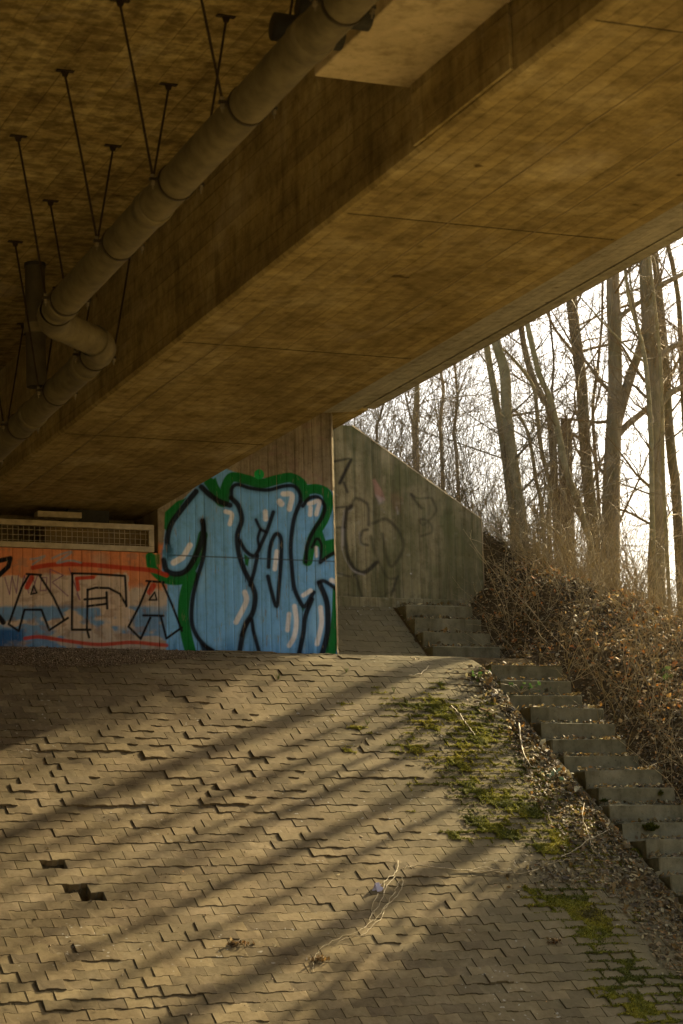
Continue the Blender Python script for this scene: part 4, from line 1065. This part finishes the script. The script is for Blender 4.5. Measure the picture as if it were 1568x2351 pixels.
tree('thin greenish sapling between the twin trunk and the stump', zz([(385, 1880), (395, 1660), (345, 1450), (312, 1200), (285, 1010), (170, 850), (75, 760)]), [11, 10, 10, 9, 9, 7, 5], 25.6, S_, .1, 8, 1.1)
tree('slender twiggy tree left of the dark ribbed trunk', zz([(420, 1250), (405, 1050), (415, 850), (388, 560)]), [6, 6, 5, 5], 26.5, D_, 0, 8, 1.1, 2)
tree('slender upright tree right of the dark ribbed trunk', zz([(700, 1800), (680, 1500), (660, 1150), (690, 900), (715, 640)]), [9, 8, 8, 7, 6], 26.8, D_, 0, 9, 1.2, 2)
tree('thin twiggy tree above the leafy shoulder of the bank', [(1050, 1080), (1042, 1000), (1050, 920), (1046, 860)], [8, 8, 7, 6], 28.5, D_, 0, 12, 1.6, 3)
tree('thin twiggy tree close behind the wing wall edge', [(865, 1010), (872, 960), (880, 930), (895, 880)], [6, 6, 5, 4], 26.0, D_, 0, 12, 1.4, 2)
tree('far thin tree in the twiggy thicket right of the lone tree', [(1015, 1060), (1010, 980), (1018, 900), (1012, 850)], [9, 8, 8, 7], 30.0, G_, 0, 12, 1.8, 3)
# trees further along the bank, outside the picture, whose shadows stripe the paving
def off_tree(x, y, r, h, lab, limbs=14):
    z = float(ground(x, y)); P = wander((x, y, z-.3), (.05+.03*rng.random(), rng.normal(0, .02), 1), h, 10, .022)
    e = empty('bare_tree', (x, y, z)); tag(e, lab, 'tree', 'bare trees further along the bank')
    t = Tubes(12); Pq = np.array(catmull([tuple(p) for p in P], 4)); t.add(Pq, np.linspace(r, r*.3, len(Pq))*(1+.08*(vnoise(np.arange(len(Pq))*.9, x)-.5))); child(t.build('trunk', G_ if r > .1 else S_), e)
    for _ in range(limbs):
        tb = Tubes(3); i = rng.integers(6, 10) if r > .1 else rng.integers(7, 10); az = rng.uniform(0, 6.28); el = rng.uniform(.3, 1)
        sprout(tb, wander(P[i], (math.cos(az)*math.cos(el), math.sin(az)*math.cos(el), math.sin(el)), rng.uniform(1, 2.4), 6, .14, .04), r*.25, .004, 0, 6, .5, 2); child(tb.build('branch', M['twig']), e)
def sunline(c, t):                      # c: offset across the sun's azimuth, t: distance along it
    return c*math.cos(SUN_AZ)+t*math.sin(SUN_AZ), -c*math.sin(SUN_AZ)+t*math.cos(SUN_AZ)
OFF = [(-13.98, 26.5, .15, 15), (-13.72, 24.2, .065, 12), (-13.53, 24.0, .07, 12), (-13.36, 23.5, .05, 10), (-13.2, 23.6, .06, 13), (-13.02, 22.7, .042, 9), (-12.86, 23.4, .045, 11), (-12.68, 22.2, .04, 9), (-12.5, 23.5, .05, 12),
       (-12.3, 22.2, .04, 9), (-12.08, 23.0, .05, 12), (-11.78, 24.0, .13, 14), (-11.52, 25.0, .17, 14), (-11.05, 23.5, .17, 13), (-10.7, 25.0, .18, 13), (-10.35, 23.0, .15, 12), (-10.0, 24.5, .18, 12), (-9.6, 23.0, .16, 11), (-9.2, 24.6, .2, 12)]
for i, (c, t, r, h) in enumerate(OFF):
    x, y = sunline(c, t); off_tree(x, y, r, h, 'bare tree further along the bank, out of the picture to the right', 7 if r > .1 else 3)
# ivy-clad trees low on the bank, outside the picture, that keep the foot of the stairs in shade
def ivy_tree(c, t, h):
    x, y = sunline(c, t); z = float(ground(x, y)); P = wander((x, y, z-.3), (0, 0, 1), h, 8, .03)
    e = empty('ivy_clad_tree', (x, y, z)); tag(e, 'ivy-clad tree low on the bank, out of the picture to the right', 'tree', 'ivy-clad trees on the bank')
    tk = Tubes(10); tk.add(P, np.linspace(.16, .05, 8)); child(tk.build('trunk', D_), e)
    n = 8500; k = rng.integers(0, 7, n); f = rng.random((n, 1)); C = P[k]*(1-f)+P[k+1]*f
    a = rng.normal(0, 1, (n, 3)); a /= np.linalg.norm(a, axis=1, keepdims=True); C = C+a*(rng.random((n, 1))**.6)*np.array([.9, .9, .5])
    A = rng.normal(0, 1, (n, 3)); A /= np.linalg.norm(A, axis=1, keepdims=True); B = np.cross(A, rng.normal(0, 1, (n, 3))); B /= np.linalg.norm(B, axis=1, keepdims=True)
    q = .055*rng.uniform(.6, 1.3, (n, 1)); V = np.stack([C-A*q, C+B*q*.8, C+A*q, C-B*q*.8], 1).reshape(-1, 3)
    col = np.array([(.03, .05, .015), (.045, .065, .02), (.06, .08, .025)])[rng.integers(0, 3, n)]*rng.uniform(.7, 1.3, (n, 1))
    child(mesh_obj('crown', V, np.arange(4*n).reshape(-1, 4), M['green'], None, False, np.repeat(np.c_[col, np.ones(n)], 4, 0)), e)
for c, t, h in ((-10.55, 21.6, 6.5), (-9.7, 21.2, 6.0), (-8.9, 21.6, 6.0), (-8.1, 21.2, 6.0)): ivy_tree(c, t, h)

# ------------------------------------------------------------------ brush, stalks, vines
def brush(name, pts, hmin, hmax, r, mat, tilt=.35, kids=0, tint=(.7, 1.4), drift=(0, 0, 0)):
    tb = Tubes(3); zs_ = surf(pts[:, 0], pts[:, 1])
    for (x, y), z in zip(pts, zs_):
        h = rng.uniform(hmin, hmax)*rng.lognormal(0, .15)
        d = np.array([rng.normal(drift[0], tilt), rng.normal(drift[1], tilt), 1.0])
        P = wander((x, y, z-.03), d, h, 6, .10, .01); rr = r*rng.uniform(.6, 1.35); tn = rng.uniform(*tint)
        tb.add(P, np.linspace(rr, rr*.4, 6), tn)
        for _ in range(kids):
            i = rng.integers(2, 6); Q = wander(P[i], d*.6+rng.normal(0, .5, 3), h*rng.uniform(.15, .4), 4, .15, .02); tb.add(Q, np.linspace(rr*.55, rr*.25, 4), tn)
    return tag(tb.build(name, M[mat]), kind='stuff')
brush('dry_stalks', scatter(4200, 10.95, 14.4, 17.6, 23.6, lambda x, y: .05+.9*sstep(.5, .62, fbm(x*1.4+2, y*1.4, 3))*(.4+.6*sstep(12.0, 13.5, x+.3*(y-21)))), .2, .95, .0036, 'stalk', .7, 3, (.7, 1.5), (-.12, 0, 0))
brush('bramble_thicket', scatter(1500, 11.6, 14.6, 22.6, 24.8, lambda x, y: .75-.35*sstep(13, 14.5, x)), .3, 1.2, .0036, 'stalk', .6, 4, (.6, 1.35), (-.1, 0, 0))
brush('twig_thicket', scatter(1300, 9.8, 13.0, 23.9, 27.5, lambda x, y: .8+0*x), .8, 2.6, .0045, 'twig', .55, 6, (.8, 1.6), (0, 0, 0))
brush('far_twig_thicket', scatter(1500, 10.5, 19.0, 26, 34, lambda x, y: .8+0*x), 1.5, 5.5, .0055, 'twig', .4, 6, (.8, 1.5))
brush('sapling_thicket', scatter(60, 11.3, 15.6, 23.6, 26.5, lambda x, y: .9+0*x), 2.0, 4.5, .0085, 'stalk', .14, 12, (.45, .95))
brush('creeping_stems', scatter(3600, 10.8, 14, 17.0, 23.4, lambda x, y: .5+0*x), .2, .55, .0028, 'stalk', 1.6, 2, (.6, 1.3))

# loose vines on the paving
def slope_pt(u, v, lift=.012):
    d = ray(u, v)
    lo, hi = 12.0, 21.2
    for _ in range(40):
        mid = (lo+hi)/2; p = d*mid/d[1]
        if p[2] < profile(p[1]): lo, hi = lo, hi; 
        # march: the ray lies above the slope before it hits
        if p[2] > float(profile(p[1]))+lift: lo = mid
        else: hi = mid
    return d*((lo+hi)/2)/d[1]
def vine(name, lab, lines, r, cat='vine', group='dry vines on the paving'):
    tb = Tubes(5)
    for L in lines:
        P = np.array([slope_pt(u, v) for u, v in L]); P = np.array(catmull([tuple(p) for p in P], 5))
        P = P+rng.normal(0, .003, P.shape)+np.c_[np.zeros(len(P)), np.zeros(len(P)), .015*rng.random(len(P))]
        tb.add(P, np.linspace(r, r*.5, len(P)), 1.0)
    o = tb.build(name, M['stalk']); return tag(o, lab, cat, group)
zv = lambda L: [((x/1.96+900)*.574, (y/1.96+3396)*.574) for x, y in L]
vine('dry_vine', 'looped dry vine lying on the pavers by the white scrap', [zv([(1355, 90), (1350, 160), (1330, 200), (1260, 250), (1245, 300), (1240, 380), (1180, 480), (1140, 540), (1120, 600), (1030, 660), (900, 700), (760, 780), (700, 850), (690, 960)]),
     zv([(1330, 220), (1270, 290), (1245, 360)]), zv([(1385, 230), (1385, 310), (1340, 380), (1250, 480), (1230, 540), (1150, 610), (1080, 680), (960, 700), (860, 745)]), zv([(1360, 270), (1330, 340), (1270, 440), (1190, 540), (1140, 580)]), zv([(1200, 360), (1160, 430), (1145, 540)])], .004)
vine('dry_vine', 'long dry stem trailing from the leaf heap across the pavers', [[(985, 1992), (1060, 2000), (1130, 2003), (1200, 2006), (1250, 1990), (1300, 1976), (1340, 1972)], [(985, 1992), (950, 1990), (925, 1996)], [(1060, 2000), (1120, 1996), (1180, 1998)]], .005)
vine('fallen_stick', 'dark fallen stick on the mossy pavers below the berm', [[(1035, 1622), (1050, 1635), (1063, 1655), (1078, 1672), (1090, 1690)]], .008, 'stick', 'fallen sticks')
vine('fallen_stick', 'pale curved stick standing in leaves beside the lower steps', [[(1340, 1846), (1338, 1880), (1350, 1915), (1360, 1950), (1368, 1960)]], .005, 'stick', 'fallen sticks')
vine('fallen_stick', 'dark stick lying along the paving edge beside the middle steps', [[(1190, 1660), (1195, 1700), (1203, 1735), (1222, 1765)]], .011, 'stick', 'fallen sticks')
vine('fallen_stick', 'bleached stick lying across the crest of the berm', [[(940, 1553), (965, 1548), (985, 1530)]], .006, 'stick', 'fallen sticks')
vine('fallen_stick', 'long thin stick lying on the leaf heap below the moss', [[(1290, 1970), (1330, 1945), (1360, 1925), (1400, 1905)]], .005, 'stick', 'fallen sticks')
# white scrap
p0 = slope_pt(870, 2035, .03); Vv = []; 
for _ in range(14): Vv.append(p0+rng.normal(0, 1, 3)*np.array([.035, .02, .045]))
Vv = np.array(Vv); Ff = [tuple(rng.choice(14, 3, replace=False)) for _ in range(20)]
tag(mesh_obj('plastic_scrap', Vv, Ff, M['scrap']), 'crumpled whitish plastic scrap caught in the dry vine', 'litter')
# dry clods of leaves
def clod(u, v, lab, s=.05):
    p = slope_pt(u, v, .01); n = 60
    C = p+rng.normal(0, 1, (n, 3))*np.array([s*1.3, s*.6, s*.35])+[0, 0, s*.3]
    A = rng.normal(0, 1, (n, 3)); A /= np.linalg.norm(A, axis=1, keepdims=True); B = np.cross(A, rng.normal(0, 1, (n, 3))); B /= np.linalg.norm(B, axis=1, keepdims=True)
    q = .02*rng.uniform(.5, 1.3, (n, 1)); V = np.stack([C-A*q, C+B*q*.5, C+A*q, C-B*q*.5], 1).reshape(-1, 3)
    c = np.array(BROWN)[rng.integers(0, 8, n)]*rng.uniform(.7, 1.5, (n, 1))
    tag(mesh_obj('leaf_clump', V, np.arange(4*n).reshape(-1, 4), M['leaf'], None, False, np.repeat(np.c_[c, np.ones(n)], 4, 0)), lab, 'leaf clump', 'dry leaf clumps on the paving')
clod(545, 2168, 'spiky dry leaf clump alone on the sunlit pavers', .03)
clod(730, 2203, 'dry leaf clump at the lower end of the vine', .035)
clod(1275, 2165, 'dry grass clump on the pavers near the lower right moss', .04)
# green sprigs
def sprig(name, C, n, size, lab, spread, cat='plant', pal=((.10, .20, .04), (.07, .14, .035), (.16, .26, .07))):
    C = np.array(C); tb = []; e = empty(name, tuple(C)); tag(e, lab, cat)
    pts = C+rng.normal(0, 1, (n, 3))*np.array(spread)
    A = rng.normal(0, 1, (n, 3))+[0, -.3, .5]; A /= np.linalg.norm(A, axis=1, keepdims=True); B = np.cross(A, rng.normal(0, 1, (n, 3))); B /= np.linalg.norm(B, axis=1, keepdims=True)
    s = size*rng.uniform(.6, 1.3, (n, 1))
    V = np.stack([pts-A*s, pts-A*.2*s+B*s*.6, pts+A*.5*s+B*s*.4, pts+A*s, pts+A*.5*s-B*s*.4, pts-A*.2*s-B*s*.6], 1).reshape(-1, 3)
    i = np.arange(n)[:, None]*6; F = np.concatenate([i+np.array([[0, 1, 2, 3]]), i+np.array([[0, 3, 4, 5]])])
    c = np.array(pal)[rng.integers(0, len(pal), n)]*rng.uniform(.7, 1.3, (n, 1))
    child(mesh_obj('leaves', V, F, M['green'], None, False, np.repeat(np.c_[c, np.ones(n)], 6, 0)), e)
    t = Tubes(4)
    for q in pts[:max(3, n//3)]: t.add([C-[0, 0, spread[2]*1.2+.02], (C+q)/2, q], [.003, .0025, .0015])
    child(t.build('stems', M['stalk']), e); return e
q = onY(1525, 1552, 20.9); gz = float(bank(q[0], q[1]))
d_ = ray(1525, 1552); yb_ = min(np.linspace(18, 24, 600), key=lambda Y: abs((d_*Y/d_[1])[2]-float(bank((d_*Y/d_[1])[0], Y)))); q = d_*yb_/d_[1]
sprig('leafy_weed', q+np.array([0, -.02, .03]), 14, .045, 'pale green leafy weed growing in the leaf litter at the right', (.05, .04, .05), 'weed', ((.08, .14, .03), (.06, .11, .03), (.11, .17, .05)))
q = onY(1195, 1577, 20.24); sprig('ivy_sprig', q, 26, .022, 'ivy sprig creeping over the second step below the berm', (.12, .03, .03), 'ivy')
q = onY(1110, 1550, 20.3); sprig('ivy_sprig', q+np.array([-.05, 0, 0]), 18, .022, 'ivy leaves at the left end of the topmost lower step', (.06, .05, .03), 'ivy')
q = slope_pt(1270, 1775, .03); sprig('ivy_sprig', q, 22, .026, 'bluish green ivy in the leaves beside the middle steps', (.07, .05, .03), 'ivy', ((.06, .10, .07), (.05, .09, .06), (.08, .12, .09)))
for i, (u, v) in enumerate(((795, 1545), (843, 1665), (1012, 1572), (640, 1560), (905, 1590))):
    q = slope_pt(u, v, .0); t = Tubes(3)
    for _ in range(9): t.add(wander(q, (rng.normal(0, .3), rng.normal(0, .3), 1), rng.uniform(.04, .10), 4, .12), [.0022, .002, .0015, .0006], 1.0)
    o = t.build('grass_tuft', M['green']); 
    a_ = o.data.color_attributes['tint']; nv = len(o.data.vertices); a_.data.foreach_set('color', np.tile(np.array((.22, .30, .06, 1), np.float32), nv))
    tag(o, ['grass tuft in a joint on the berm crest right below the pier edge', 'grass tuft in a joint lower down below the pier', 'grass tuft in a joint near the mossy berm end', 'grass tuft in a joint below the blue graffiti centre', 'grass tuft in a joint between the streaks of light'][i], 'grass', 'grass tufts in the paving joints')
print('stones', len(stones), 'single', len(single))
